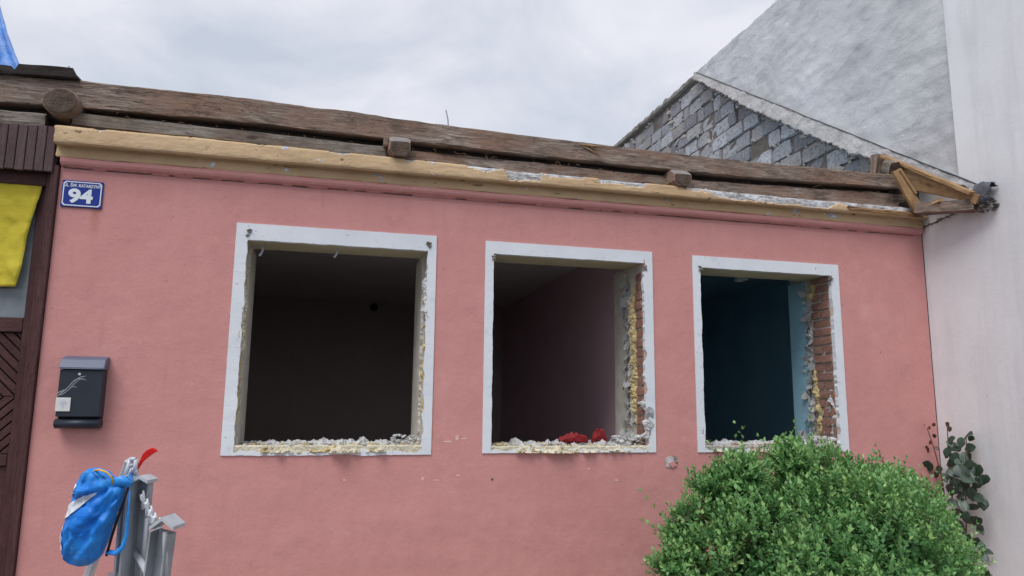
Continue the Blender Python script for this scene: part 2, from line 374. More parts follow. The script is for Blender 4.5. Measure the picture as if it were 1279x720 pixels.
# ================================================================== PINK HOUSE
XL, XR, TH = -1.775, 5.235, .58
OPEN = [(-.552, .735, 1.375, 2.812), (1.238, 2.490, 1.365, 2.822), (2.985, 4.247, 1.365, 2.815)]
SUR = [(-.629, .798), (1.176, 2.562), (2.922, 4.321)]; SZ0, SZ1 = 1.315, 2.915
WTOP = 3.42
house = empty('pink_house', (1.7, .29, 0), 'pink rendered single-storey house with no roof and three empty window openings', 'house')
b = MB()
xs = [XL]+[v for o in OPEN for v in o[:2]]+[XR]
def solid(x0, x1, z0, z1): b.box((x0, 0, z0), (x1, TH, z1))
for i in range(0, len(xs), 2): solid(xs[i], xs[i+1], 0, WTOP)
for (a, c, z0, z1) in OPEN:
    solid(a, c, 0, z0); b.box((a, 0, z1), (c, .33, WTOP)); b.box((a, .3302, z1+.09), (c, TH, WTOP))
def facemats(o):
    for p in o.data.polygons:
        c = p.center
        p.material_index = 0 if p.normal.y < -.9 else 1
        if p.normal.z < -.9 and c.z > 1.5: p.material_index = 2
def merge(o):
    bm = bmesh.new(); bm.from_mesh(o.data); bmesh.ops.remove_doubles(bm, verts=bm.verts, dist=1e-5)
    # drop interior coincident faces
    seen = {}
    for f in bm.faces: seen.setdefault(tuple(sorted(v.index for v in f.verts)), []).append(f)
    bmesh.ops.delete(bm, geom=[f for l in seen.values() if len(l) > 1 for f in l], context='FACES_ONLY'); bm.to_mesh(o.data); bm.free()
wall = b.obj('facade_wall', ['pink_stucco', 'reveal_plaster', 'cream_soffit'], house); facemats(wall)
# wall left of the entrance (mostly outside the picture)
b = MB(); b.box((-6.5, 0, 0), (-2.95, TH, WTOP)); o = b.obj('facade_wall', ['pink_stucco', 'reveal_plaster', 'cream_soffit'], house); facemats(o)
b = MB(); b.box((-2.948, .30, 3.2), (XL-.002, TH, WTOP)); b.obj('door_lintel', 'reveal_plaster', house)
# rooms: one mauve room behind two windows, one blue room behind the third
CEIL = 3.11; YB = 5.15
def room_wall(a, c, m, name='room_wall'): b = MB(); b.box(a, c); return b.obj(name, m, house)
room_wall((-6.4, YB, .2), (2.557, YB+.12, CEIL), 'taupe_paint')
room_wall((-2.1, TH+.002, .2), (-1.98, YB-.002, CEIL), 'taupe_paint')
room_wall((2.557, TH+.002, .2), (2.62, YB+.12, CEIL), 'mauve_paint', 'partition_wall')
room_wall((2.622, TH+.002, .2), (2.70, YB+.12, CEIL), 'blue_paint', 'partition_wall')
room_wall((2.702, YB, .2), (5.05, YB+.12, CEIL), 'blue_paint')
room_wall((5.052, TH+.002, .2), (5.19, YB+.12, CEIL), 'blue_paint')
room_wall((-6.4, TH+.002, .1), (5.19, YB+.12, .198), 'floor_boards', 'floor')
room_wall((-6.4, TH+.002, CEIL+.002), (2.62, YB+.12, CEIL+.12), 'ceiling_paint', 'ceiling')
room_wall((2.622, TH+.002, CEIL+.002), (5.19, YB+.12, CEIL+.12), 'blue_paint', 'ceiling')
# cornice: ochre moulding over a pink fillet, chipped along its top
def chip(X):
    """how far down from the top the ochre coat has gone (0..1) at X"""
    x = 0.
    def band(a, c, d, soft=.03):
        t = min((X-a)/soft, (c-X)/soft, 1); return d*max(0, t)
    R = [(1.00, 1.27, .28, .1), (1.295, 1.60, .78, .03), (1.60, 1.95, .12, .05), (2.06, 2.47, .24, .02), (2.85, 2.99, .15, .05), (2.98, 3.02, .35, .03),
         (3.02, 4.30, .74, .12), (4.30, 5.3, .35, .1), (.52, .62, .16, .04), (-.02, .14, .12, .05), (-.6, -.45, .08, .05), (-1.58, -1.50, .20, .04)]
    for q in R: x = max(x, band(*q))
    return x*(1+.35*fz(X*9, 1.))+(.03*max(0, fz(X*14, 5.)) if x == 0 else .05*fz(X*22, 2.))
prof = [(-.000, 3.30), (-.042, 3.292), (-.046, 3.30), (-.042, 3.362), (-.046, 3.372), (-.104, 3.364), (-.114, 3.374)]
zt = 3.493
for k in range(1, 9): prof.append((-.116+.006*(k/8)**2, 3.374+(zt-.018-3.374)*k/8))
prof += [(-.104, zt-.006), (-.092, zt), (-.05, zt+.004), (0.02, zt+.006), (.02, 3.40)]
CX0, CX1 = -1.80, 5.215
NX = 620; rings = []; chm = []
for i in range(NX+1):
    X = CX0+(CX1-CX0)*i/NX; r_ = []; cc = chip(X); lo = zt-.034*min(1, max(0, (X+.5)/3.0))-cc*.10
    wob = .004*fz(X*.8, 9.); dm = []
    for j, (y, z) in enumerate(prof):
        out = z > lo+.012*fz(X*16, z*18) and j >= 6 and j < 18 and cc > .02
        dm.append(out)
        yy = y+.0025*fz(X*5, z*20.)
        if out: yy = min(yy+.014+.006*fz(X*14, z*30), .02)
        zz = z+wob+(.003*fz(X*6, j*.6))-(.012*cc if j >= 14 and j < 18 else 0)-.034*min(1, max(0, (X+.5)/3.0))*(max(0, (z-3.374)/.13) if j > 6 and j < 18 else (1 if j == 18 else 0))
        if i in (0, NX): yy = min(yy, .02)
        r_.append((X+(.012*fz(j*.7, 4.) if i == 0 else 0), yy, zz))
    rings.append(r_); chm.append(dm)
b = MB(); b.loft(rings, 0, mfun=lambda i, j: 1 if chm[i][j] else 0)
b.obj('cornice', ['ochre_paint', 'old_whitewash'], house)
rings = []; FR = 420
for i in range(FR+1):
    X = -1.772+(5.21+1.772)*i/FR; t = .5+.5*fz(X*1.1, 3.); r_ = []
    for (y, z) in [(0.03, 3.291), (-.042, 3.290), (-.046, 3.283), (-.045, 3.262), (-.036, 3.246), (-.022, 3.238+.006*fz(X*7, 8.)), (-.014, 3.234+.007*fz(X*18, 2)), (.03, 3.236)]:
        r_.append((X, y+.002*fz(X*4, z*9), z+.002*fz(X*3, 7)))
    rings.append(r_)
b = MB(); b.loft(rings); b.obj('cornice_fillet', 'pink_stucco', house)
# lifted skin of render along the crack under the fillet
b = MB()
for i in range(34):
    X = -1.7+rnd.random()*4.2 if i < 28 else rnd.uniform(2.6, 5.1); l = rnd.uniform(.05, .2); n = 6
    rows = []
    for k in range(n+1):
        t = k/n; x = X+l*t; h = .012*math.sin(math.pi*t)*rnd.uniform(.4, 1.4)+.002
        rows.append([(x, -.004, 3.226-h*.2), (x, -.012-h*.5, 3.229+h*.4), (x, -.010-h*.5, 3.233+h*.4), (x, -.002, 3.234)])
    b = MB(); b.loft(rows); b.obj('render_flake', 'pink_stucco', house)
rows = []
for i in range(160):
    X = -1.76+6.9*i/159; h = max(.0015, .006*fz(X*1.7, 11)+.004); rows.append([(X, -.0015, 3.229-h), (X, -.0015, 3.231), (X, .01, 3.231), (X, .01, 3.229-h)])
b = MB(); b.loft(rows); b.obj('crack', 'mortar_dark', house)
# chipped patch low between the windows
def ragged_patch(cx, cz_, rx, rz, y, m, name, seed, th=.004, n=18, parent=house):
    b = MB(); ring = []
    for k in range(n):
        a = 2*math.pi*k/n; q = 1+.55*fz(math.cos(a)*1.5+seed, math.sin(a)*1.5); ring.append((cx+rx*q*math.cos(a), cz_+rz*q*math.sin(a)))
    b.loft([[(x, .004, z) for x, z in ring], [(x, y-th, z) for x, z in ring]]); return b.obj(name, m, parent)
p = P(838, 578); ragged_patch(p.x, p.z, .052, .045, -.002, 'torn_plaster', 'chipped_patch', 3.2)
ragged_patch(p.x+.01, p.z-.012, .03, .02, -.006, 'pink_stucco', 'chipped_patch', 8.2, .006)
ragged_patch(p.x+.035, p.z+.02, .018, .034, -.004, 'mortar_grey', 'chipped_patch', 1.2, .004)
for k, (px, py, rx, rz) in enumerate(((560, 552, .035, .006), (571, 547, .012, .02), (580, 548, .028, .005), (528, 598, .008, .012), (545, 600, .02, .004), (615, 599, .009, .008), (572, 594, .012, .006), (770, 600, .014, .008), (735, 586, .01, .006), (430, 600, .008, .006), (1100, 440, .006, .006), (240, 480, .006, .006))):
    p = P(px, py); ragged_patch(p.x, p.z, rx, rz, 0., 'mortar_dark' if k in (5, 10) else 'torn_pink', 'scrape', k*1.7, .0012, 12)
# ---- window surrounds and what is left in the openings
def surround(i):
    a, c = SUR[i]; (oa, oc, oz0, oz1) = OPEN[i]; z0, z1 = SZ0+[-.003, .004, .002][i], SZ1+[.012, .0, -.006][i]
    b = MB(); Y = -.009
    def strip(p0, p1, inn, axis, rag, n):
        rings = []
        for k in range(n+1):
            t = k/n; s = p0+(p1-p0)*t; j = rag*fz(s*11, i*7+axis*3+inn*2)+rag*.6*fz(s*37, i*3+inn)
            if axis == 'z': pass
            rings.append((s, j))
        return rings
    # left, right (along z)
    for side, (xo, xi) in enumerate(((a, oa), (c, oc))):
        sg = 1 if side == 0 else -1; rows = []
        for k in range(71):
            z = z0+(z1-z0)*k/70; rag = [[.010, .016], [.004, .024], [.006, .014]][i][side]
            j = rag*fz(z*7, i*7+side*3)+rag*.5*fz(z*30, i+side*5)
            if i == 1 and side == 1 and z < 1.62: j -= .02*abs(fz(z*14, 2))+.012
            x1 = xi+sg*(j+.004); eo = .0012*fz(z*12, side)
            rows.append([(xo+eo, .01, z), (xo+eo, Y, z), (x1, Y+.001*fz(z*20), z), (x1, .03, z)])
        b.loft(rows)
    xi0, xi1 = oa+.003, oc-.003
    rows = []
    for k in range(71):   # top
        x = xi0+(xi1-xi0)*k/70; j = .0035*fz(x*9, i*4); rows.append([(x, .01, z1+.0012*fz(x*9)), (x, Y-.0005, z1+.0012*fz(x*9)), (x, Y-.0005, oz1-.004+j), (x, .03, oz1-.004+j)])
    b.loft(rows)
    rows = []
    for k in range(141):  # bottom, broken
        x = xi0+(xi1-xi0)*k/140; j = .03*fz(x*5, i*4+20)+.018*fz(x*23, i); e_ = [.010, .003, .006][i]*fz(x*7, 33+i)
        top = min(oz0+.002, z0+.024+j); top = max(top, z0+.006); rows.append([(x, .01, z0+e_), (x, Y-.0005, z0+e_), (x, Y-.0005, top), (x, .02, top)])
    b.loft(rows)
    return b.obj('window_surround', 'white_surround_paint', house)
surs = [surround(i) for i in range(3)]
for i, (oa, oc, z0, z1) in enumerate(OPEN):
    rows = []
    for k in range(101):
        x = oa+.004+(oc-oa-.008)*k/100; t = z0+.006+.006*fz(x*15, i); rows.append([(x, .02, SZ0+.006), (x, -.005-.003*fz(x*12, 4), SZ0+.006), (x, -.006-.004*fz(x*14, 9), t-.01), (x, .0, t), (x, .03, t)])
    b = MB(); b.loft(rows); b.obj('broken_sill', ['foam_pale', 'foam_pale', 'mortar_pale'][i], surs[i])
for s_, l in zip(surs, ('white painted surround of the broadest opening with torn sill', 'white painted surround of the middle opening with red scraps on its sill', 'white painted surround of the opening into the blue room')): s_['label'] = l
# inner plaster of the jambs and its ragged torn edge
def jamb_plaster(i, side, m, y0, th, rag=.03):
    oa, oc, z0, z1 = OPEN[i]; x = oc if side else oa; sg = -1 if side else 1
    rows = []
    for k in range(91):
        z = z0+(z1-z0)*k/90; y = y0+rag*fz(z*6, i*3)+rag*.5*fz(z*24, i); t = th*(1+.2*fz(z*9, 5))
        rows.append([(x+sg*.0, y, z), (x+sg*t, y+.006*fz(z*40), z), (x+sg*th, TH+.003, z), (x-sg*.0, TH+.003, z)])
    b = MB(); b.loft(rows); return b.obj('jamb_plaster', m, surs[i])
jamb_plaster(0, 0, 'reveal_plaster', .16, .016); jamb_plaster(0, 1, 'reveal_plaster', .18, .016)
jamb_plaster(1, 0, 'reveal_plaster', .12, .016); jamb_plaster(1, 1, 'reveal_plaster', .34, .022)
jamb_plaster(2, 0, 'blue_paint', .12, .016); jamb_plaster(2, 1, 'blue_paint', .37, .022)
# bricks showing in the jambs
bricks_me = []
for k in range(5):
    b = MB(); b.box((-.5, -.5, -.5), (.5, .5, .5)); me = b.mesh('brick', 'red_brick'); bm = bmesh.new(); bm.from_mesh(me)
    bmesh.ops.subdivide_edges(bm, edges=bm.edges, cuts=1, use_grid_fill=True)
    for v in bm.verts:
        c = v.co; edge = sum(abs(abs(q)-.5) < .01 for q in c); v.co = c*(1-.035*max(0, edge-1))+Vector((fz(c.x*3+k, c.y*3, c.z*3), fz(c.x*3, c.y*3+k, 5+c.z*3), fz(c.x*3, 9+c.y*3, c.z*3+k)))*.05
    bm.to_mesh(me); bm.free(); bricks_me.append(me)
def brick(parent, c, s): 
    return mobj('brick', rnd.choice(bricks_me), parent, Matrix.Translation(Vector(c)) @ Matrix.Rotation(rnd.uniform(-.03, .03), 4, 'X') @ Matrix.Diagonal(Vector((*s, 1))))
def jamb_bricks(i, x, y0, y1, z0, z1, prob=1.):
    z = z0; k = 0
    while z < z1:
        if rnd.random() < prob:
            if k % 2: brick(surs[i], (x+.014+rnd.uniform(-.006, .008), (y0+y1)/2, z+.033), (.06, y1-y0, .064))
            else:
                ym = (y0+y1)/2
                for (a, c) in ((y0, ym-.005), (ym+.005, y1)): brick(surs[i], (x+.014+rnd.uniform(-.010, .008), (a+c)/2, z+.033), (.06, c-a, .062))
        z += .077; k += 1
jamb_bricks(2, 4.247, .035, .27, 1.375, 2.80, 1.)
jamb_bricks(1, 2.490, .03, .15, 1.375, 2.70, .95)
def lumpy(i, pts, w_, h_, m, name, nrm, seed, amp=.5, ns=60, lay=None):
    ns = int(ns*1.6); amp *= 1.15
    """irregular ridge along pts, width w_, height h_ along nrm"""
    pts = [Vector(p) for p in pts]; d = (pts[-1]-pts[0]).normalized(); nrm = Vector(nrm); s_ = d.cross(nrm).normalized(); rows = []
    for k in range(ns+1):
        t = k/ns*(len(pts)-1); q = min(int(t), len(pts)-2); p = pts[q].lerp(pts[q+1], t-q)
        L = k/ns*(pts[-1]-pts[0]).length
        e_ = min(1, 5*min(k, ns-k)/ns+.15)
        ww = w_*e_*(1+amp*fz(L*9+seed, 1)); hh = h_*e_*(1+amp*fz(L*11+seed, 5)); off = w_*.6*amp*fz(L*5+seed, 8); r_ = []
        for a in range(9):
            an = math.pi*a/8; q_ = 1+amp*.6*fz(L*24+seed, a*1.5)+amp*.35*abs(fz(L*60+seed, a*3.))
            r_.append(p+s_*(off+ww/2*math.cos(an)*q_)+nrm*(hh*math.sin(an)*q_-.012))
        rows.append(r_)
    b = MB(); b.loft(rows, smooth=False); return b.obj(name, m, surs[i])
NL = (-1, 0, 0); NRt = (1, 0, 0)
# opening 3
lumpy(2, [(4.247, .255, 1.38), (4.247, .235, 1.7), (4.247, .27, 2.08)], .075, .045, 'builders_foam', 'foam_bead', NL, 1)
lumpy(2, [(4.247, .285, 2.62), (4.247, .25, 2.80)], .09, .04, 'builders_foam', 'foam_bead', NL, 4, ns=20)
lumpy(2, [(4.247, .31, 1.38), (4.247, .33, 2.80)], .08, .022, 'torn_plaster', 'torn_plaster_edge', NL, 8, .8, 110)
lumpy(2, [(4.247, .10, 1.38), (4.247, .05, 1.6), (4.247, .09, 1.95)], .03, .03, 'torn_plaster', 'torn_plaster_edge', NL, 14, .8, 50)
# opening 2
lumpy(1, [(2.49, .17, 1.45), (2.49, .18, 2.72)], .06, .05, 'builders_foam', 'foam_bead', NL, 21, .6, 110)
lumpy(1, [(2.49, .23, 1.40), (2.49, .24, 2.74)], .05, .04, 'foam_pale', 'foam_bead', NL, 27, .6, 110)
lumpy(1, [(2.49, .30, 1.38), (2.49, .31, 2.80)], .08, .03, 'torn_plaster', 'torn_plaster_edge', NL, 31, .8, 110)
lumpy(1, [(2.49, .01, 1.38), (2.49, .0, 1.75)], .03, .035, 'torn_plaster', 'torn_plaster_edge', NL, 36, .9, 40)
# opening 1
for x, nr, sd_ in ((-.552, NRt, 41), (.735, NL, 47)):
    lumpy(0, [(x, .05, 1.39), (x, .06, 2.10), (x, .05, 2.75)], .07, .020, 'builders_foam', 'foam_bead', nr, sd_, .8, 110)
    lumpy(0, [(x, .11, 1.39), (x, .12, 2.78)], .06, .014, 'torn_plaster', 'torn_plaster_edge', nr, sd_+2, .8, 110)
lumpy(0, [(.735, .03, 2.25), (.735, .03, 2.65)], .05, .026, 'torn_plaster', 'torn_plaster_edge', NL, 55, .9, 40)
lumpy(0, [(-.552, .03, 2.0), (-.552, .03, 2.5)], .05, .03, 'foam_pale', 'foam_bead', NRt, 58, .9, 40)
# flakes of plaster hanging off the torn edges
flakes = []
for k in range(6):
    b = MB(); n = 6; ring = []; m_ = 9
    for q in range(m_):
        a = 2*math.pi*q/m_; r_ = 1+.45*nz(q*1.3+k*5, k*2.2); ring.append((r_*math.cos(a)*.5, r_*math.sin(a)*.5))
    def bend(x, z, t): return (x, .28*(x*x)+.15*x*z+t, z)
    top = [bend(x, z, .05) for x, z in ring]; bot = [bend(x, z, -.05) for x, z in ring]
    b.add(top+bot+[bend(0, 0, .05), bend(0, 0, -.05)], [(q, (q+1) % m_, 2*m_) for q in range(m_)]+[((q+1) % m_+m_, q+m_, 2*m_+1) for q in range(m_)]+[(q, q+m_, (q+1) % m_+m_, (q+1) % m_) for q in range(m_)])
    flakes.append(b.mesh('plaster_flake', 'torn_plaster'))
def flake(i, c, s, rot):
    mobj('plaster_flake', rnd.choice(flakes), surs[i], Matrix.Translation(Vector(c)) @ Matrix.Rotation(rot[2], 4, 'Z') @ Matrix.Rotation(rot[0], 4, 'X') @ Matrix.Rotation(rot[1], 4, 'Y') @ Matrix.Diagonal(Vector((s, s*.35, s*rnd.uniform(.6, 1.3), 1))))
for i, x, y, z0, z1, n in ((2, 4.225, .35, 1.42, 2.74, 34), (1, 2.465, .32, 1.42, 2.72, 30), (2, 4.235, .30, 1.40, 2.3, 14), (1, 2.475, .26, 1.40, 2.6, 14)):
    for k in range(n):
        z = z0+(z1-z0)*(k+rnd.random())/n
        flake(i, (x-rnd.uniform(0, .02), y+rnd.uniform(-.05, .04), z), rnd.uniform(.035, .10), (rnd.uniform(-.7, .7), rnd.uniform(-1, 1), rnd.uniform(.5, 2.2)))
for k in range(7): flake(2, (4.2-rnd.random()*.1, rnd.uniform(.2, .4), 1.40+rnd.random()*.06), rnd.uniform(.05, .1), (rnd.uniform(-1, 1), rnd.uniform(-1, 1), rnd.random()*3))
for k in range(7): flake(1, (2.45-rnd.random()*.12, rnd.uniform(.05, .35), 1.40+rnd.random()*.07), rnd.uniform(.05, .11), (rnd.uniform(-1, 1), rnd.uniform(-1, 1), rnd.random()*3))
for k in range(5): flake(1, (2.50+rnd.random()*.03, -.012, 1.40+rnd.random()*.3), rnd.uniform(.04, .07), (rnd.uniform(-.4, .4), rnd.uniform(-1, 1), rnd.uniform(-.4, .4)))
for k in range(9): flake(2, (4.236, rnd.uniform(.06, .24), rnd.uniform(1.45, 2.75)), rnd.uniform(.03, .07), (rnd.uniform(-.3, .3), rnd.uniform(-1, 1), 1.57+rnd.uniform(-.3, .3)))
for k in range(10): flake(0, (.728, rnd.uniform(.0, .08), 1.45+rnd.random()*1.3), rnd.uniform(.02, .045), (rnd.uniform(-.6, .6), rnd.uniform(-1, 1), rnd.uniform(.8, 2)))
for k in range(8): flake(0, (-.545, rnd.uniform(.0, .08), 1.45+rnd.random()*1.3), rnd.uniform(.02, .04), (rnd.uniform(-.6, .6), rnd.uniform(-1, 1), rnd.uniform(.8, 2)))
# broken sills: mounds of rubble
for i, (oa, oc, z0, z1) in enumerate(OPEN):
    lumpy(i, [(oa+.0, .07, z0-.03), ((oa+oc)/2, .06, z0-.035), (oc, .07, z0-.025)], .17, .035, 'foam_pale', 'foam_bead', (0, 0, 1), 60+i*7, .5, 120)
    lumpy(i, [(oa+.0, .22, z0-.01), (oc, .22, z0-.005)], .22, .045, 'torn_plaster', 'mortar_bed', (0, 0, 1), 80+i*7, .6, 120)
    lumpy(i, [(oa+.06, .02, z0-.026), (oa+.75*(oc-oa), .015, z0-.03)], .05, .03, ['builders_foam', 'builders_foam', 'red_brick'][i], 'foam_bead' if i < 2 else 'brick_edge', (0, 0, 1), 70+i*7, .9, 100)
    b = MB(); L = oc-oa
    chunks(b, [q for q in [(oa+.02+rnd.random()*(L-.04), rnd.uniform(-.002, .34), z0+.006+rnd.random()*.012) for _ in range(420)] if nz(q[0]*7, q[1]*9, i) > .02], .005, .015, 0)
    chunks(b, [(oa+.02+rnd.random()*(L-.04), rnd.uniform(.0, .3), z0+.006+rnd.random()*.01) for _ in range(70)], .006, .016, 1)
    chunks(b, [(oa+.02+rnd.random()*(L-.04), rnd.uniform(.0, .3), z0+.006+rnd.random()*.01) for _ in range(25)], .006, .014, 2)
    chunks(b, [(oc-.22*rnd.random(), rnd.uniform(.02, .3), z0+.02+rnd.random()*.05) for _ in range(36)], .010, .026, 0)
    o = b.obj('sill_rubble', ['torn_plaster', 'builders_foam', 'red_brick'], surs[i]); o['kind'] = 'stuff'
# fixing straps left under the lintels, a bulb and a lamp holder
def strap(px, py, Y, parent, L=.09, name='fixing_strap'):
    p = P(px, py, Y); b = MB(); z1 = 2.815; rows = []
    for k in range(7):
        t = k/6; rows.append([(p.x-.008+.012*math.sin(t*4), Y-.001, z1-L*t), (p.x+.008+.012*math.sin(t*4), Y-.001, z1-L*t), (p.x+.008+.012*math.sin(t*4), Y+.0015, z1-L*t), (p.x-.008+.012*math.sin(t*4), Y+.0015, z1-L*t)])
    b.loft(rows); b.obj(name, 'aluminium', parent)
strap(326, 318, .15, surs[0]); strap(419, 318, .15, surs[0], .07)
for (px, py, i) in ((311, 291, 0), (536, 307, 0), (617, 322, 1), (806, 335, 1), (1037, 348, 2), (875, 336, 2)):
    b = MB(); p = P(px, py, -.012); chunks(b, [(p.x+rnd.uniform(-.01, .01), p.y+rnd.random()*.01, p.z+rnd.uniform(-.02, .02)) for _ in range(12)], .006, .017); b.obj('cracked_corner', 'mortar_grey', surs[i])
p = P(467, 384, YB-.01); b = MB(); b.loft([[(p.x+r_*math.cos(a), y, p.z+r_*math.sin(a)) for a in [2*math.pi*q/20 for q in range(20)]] for (r_, y) in ((.055, YB+.001), (.055, YB-.02), (.045, YB-.022), (.04, YB-.004))]); b.obj('flue_hole', 'black_rubber', house)
p = P(925, 350, .9); b = MB(); b.tube([(p.x, .9, CEIL+.01), (p.x+.01, .9, p.z+.02)], .005, 6)
b.box((p.x-.05, .87, p.z-.015), (p.x+.02, .93, p.z+.03)); b.box((p.x+.018, .88, p.z-.0), (p.x+.07, .92, p.z+.022))
bevelled_ = b.mesh('lamp_holder', 'lamp_white'); tag(mobj('lamp_holder', bevelled(bevelled_, .006)), 'white lamp holder hanging from the blue ceiling inside', 'lamp')
# ---- entrance: frame, door leaf with herringbone boards, slat cladding above
DY = .09
def upright(name, a, c, m, parent, bev=.005):
    M = Matrix(((0, 0, 1, (a[0]+c[0])/2), (0, 1, 0, (a[1]+c[1])/2), (-1, 0, 0, (a[2]+c[2])/2), (0, 0, 0, 1))); d = [(q-p)/2 for p, q in zip(a, c)]
    b = MB(); b.box((-d[2], -d[1], -d[0]), (d[2], d[1], d[0])); return mobj(name, bevelled(b.mesh(name, m), bev), parent, M)
upright('door_jamb', (-1.825, -.028, 0), (XL-.003, .30, 3.235), 'brown_paint', house); upright('door_jamb', (-1.860, .018, 0), (-1.827, .30, 3.2), 'brown_paint', house)
upright('door_jamb', (-2.95, -.028, 0), (-2.84, .30, 3.235), 'brown_paint', house)
b = MB(); b.box((-2.838, .03, 3.10), (-1.862, .30, 3.2)); mobj('door_head', bevelled(b.mesh('door_head', 'brown_paint'), .005), house)
zr0, zr1 = P(15, 415, DY).z, P(15, 397, DY).z; zm = P(5, 570, DY).z; 
b = MB(); b.box((-2.753, DY+.028, .06), (-1.920, DY+.034, zr0+.01)); door = b.obj('door', 'dark_timber', house); door['label'] = 'dark brown wooden door with herringbone boards and a glazed top'
for (r0, r1) in ((zr0, zr1), (3.0, 3.096), (.05, .25), (zm-.06, zm+.01)):
    b = MB(); b.box((-2.753, DY-.018, r0), (-1.920, DY+.0275, r1)); mobj('door_rail', bevelled(b.mesh('door_rail', 'brown_paint'), .004), door)
upright('door_stile', (-1.918, DY-.02, .05), (-1.862, DY+.035, 3.098), 'brown_paint', door); upright('door_stile', (-2.837, DY-.02, .05), (-2.755, DY+.035, 3.098), 'brown_paint', door)
gl = MB(); gl.box((-2.753, DY+.0, zr1+.002), (-1.920, DY+.008, 2.998)); gl.obj('glass_pane', 'glass_frost', door)
def diag_boards(x0, x1, z0, z1, up, wdt=.072):
    """boards at 45 degrees clipped to a rectangle"""
    s_ = 1 if up else -1; k = -40
    while k < 60:
        c0 = k*wdt*1.414; c1 = c0+(wdt-.009)*1.414; k += 1
        poly = []
        # region: c0 <= (z-z0) - s*(x-x0) <= c1
        pts = [(x0, z0), (x1, z0), (x1, z1), (x0, z1)]
        def clip(pts, f):
            out = []
            for a, b_ in zip(pts, pts[1:]+pts[:1]):
                fa, fb = f(a), f(b_)
                if fa >= 0: out.append(a)
                if fa*fb < 0: t = fa/(fa-fb); out.append((a[0]+(b_[0]-a[0])*t, a[1]+(b_[1]-a[1])*t))
            return out
        g = lambda q: (q[1]-z0)-s_*(q[0]-x0)
        pts = clip(pts, lambda q: g(q)-c0); pts = clip(pts, lambda q: c1-g(q)) if pts else []
        if len(pts) < 3: continue
        cx = sum(q[0] for q in pts)/len(pts); cz_ = sum(q[1] for q in pts)/len(pts); an = math.atan2(s_, 1)
        M = Matrix.Translation((cx, DY+.012, cz_)) @ Matrix.Rotation(-an, 4, 'Y'); Mi = M.inverted()
        b = MB(); b.loft([[Mi @ Vector((x, DY+.027, z)) for x, z in pts], [Mi @ Vector((x, DY+.002, z)) for x, z in pts]])
        mobj('plank', bevelled(b.mesh('plank', 'brown_paint'), .003), door, M)
b = MB(); b.box((-2.753, DY+.002, .252), (-1.920, DY+.0275, zm-.062)); mobj('lower_panel', bevelled(b.mesh('lower_panel', 'brown_paint'), .006), door)
zs = P(5, 495, DY).z
diag_boards(-2.358, -1.922, zs, zr0-.004, False, .052); diag_boards(-2.358, -1.922, zm+.014, zs-.003, True, .052)
diag_boards(-2.751, -2.361, zs, zr0-.004, True, .052); diag_boards(-2.751, -2.361, zm+.014, zs-.003, False, .052)
zc0, zc1 = P(40, 213, -.045).z, P(40, 156, -.045).z
b = MB(); b.box((-3.3, -.02, zc0+.02), (-1.80, .30, zc1+.005)); clad = b.obj('cladding_backing', 'dark_timber', house)
b = MB(); b.box((-.027, -.0, 0), (.027, .024, zc1-zc0)); 
# turn grain upright: build along local X
slat_me = bevelled(MB().box((0, -.0265, 0), (zc1-zc0, .0265, .024)).mesh('slat', 'slat_paint'), .004)
x = -1.812
while x > -3.3:
    x0 = x-.0265; dz = rnd.uniform(-.003, .003)
    M = Matrix(((0, -1, 0, x0), (0, 0, -1, -.021), (1, 0, 0, zc0+dz), (0, 0, 0, 1))); mobj('slat', slat_me, clad, M); x -= .0575
# yellow cloth over the glazing
rows = []
for k in range(41):
    t = k/40; z = 3.215-t*(3.215-P(10, 358, .05).z); xr = P(56-36*t+1.5*math.sin(t*9), 219+138*t, .045).x; r_ = []
    for q in range(31):
        s_ = q/30; x = -2.72+(xr+2.72)*s_
        y = .045+.012*math.sin(s_*9+t*2)*t+.010*fz(s_*5, t*5)+.004*fz(s_*16, t*16); zz = z-.03*(1-s_)*t+(.010*fz(s_*22, 3) if k == 40 else 0)
        r_.append((x, y, zz))
    rows.append(r_)
b = MB(); b.loft(rows, closed=False, smooth=True); cloth = b.obj('yellow_cloth', 'yellow_cloth')
md = cloth.modifiers.new('thickness', 'SOLIDIFY'); md.thickness = .003; md.offset = 0
tag(cloth, 'yellow cloth hung over the glazed top of the brown door', 'cloth')
# ================================================================== NEIGHBOUR
X1 = 5.247; RS = (6.642-3.463)/(4.008+.696)
def rl(y): return 3.463+.02+(y+.696)*RS
NTOP = 6.69
nb_ = empty('neighbour_house', (8.5, 2, 0), 'taller white and grey rendered house with bare block patch, against the pink house', 'house')
b = MB(); b.box((X1+.10, -1.7, 0), (12, 9.5, NTOP-.10)); b.obj('wall_core', 'mortar_grey', nb_)
def yz_sheet(ys, zlo, zhi, nzr, front, back, m, name, smooth=True):
    rows = []
    for y in ys:
        a, c = zlo(y), zhi(y); r_ = [(back, y, a)]
        for k in range(nzr+1): z = a+(c-a)*k/nzr; r_.append((front(y, z), y, z))
        r_.append((back, y, c)); rows.append(r_)
    b = MB(); b.loft(rows, smooth=smooth); return b.obj(name, m, nb_)
def arange(a, c, d): n = max(1, int(round((c-a)/d))); return [a+(c-a)*i/n for i in range(n+1)]
yz_sheet(arange(-.445, 4.10, .03), lambda y: rl(y)-.05, lambda y: NTOP+.015*fz(y*5, 2)+.012*fz(y*17, 4)+.03*max(0, 1-abs(y-4.05)/.1)*0, 90,
         lambda y, z: X1+.016+.012*fz(y*2.5, z*2.5, 1)+.007*fz(y*8, z*8, 4), X1+.12, 'rough_grey_render', 'rough_render')
rows = []
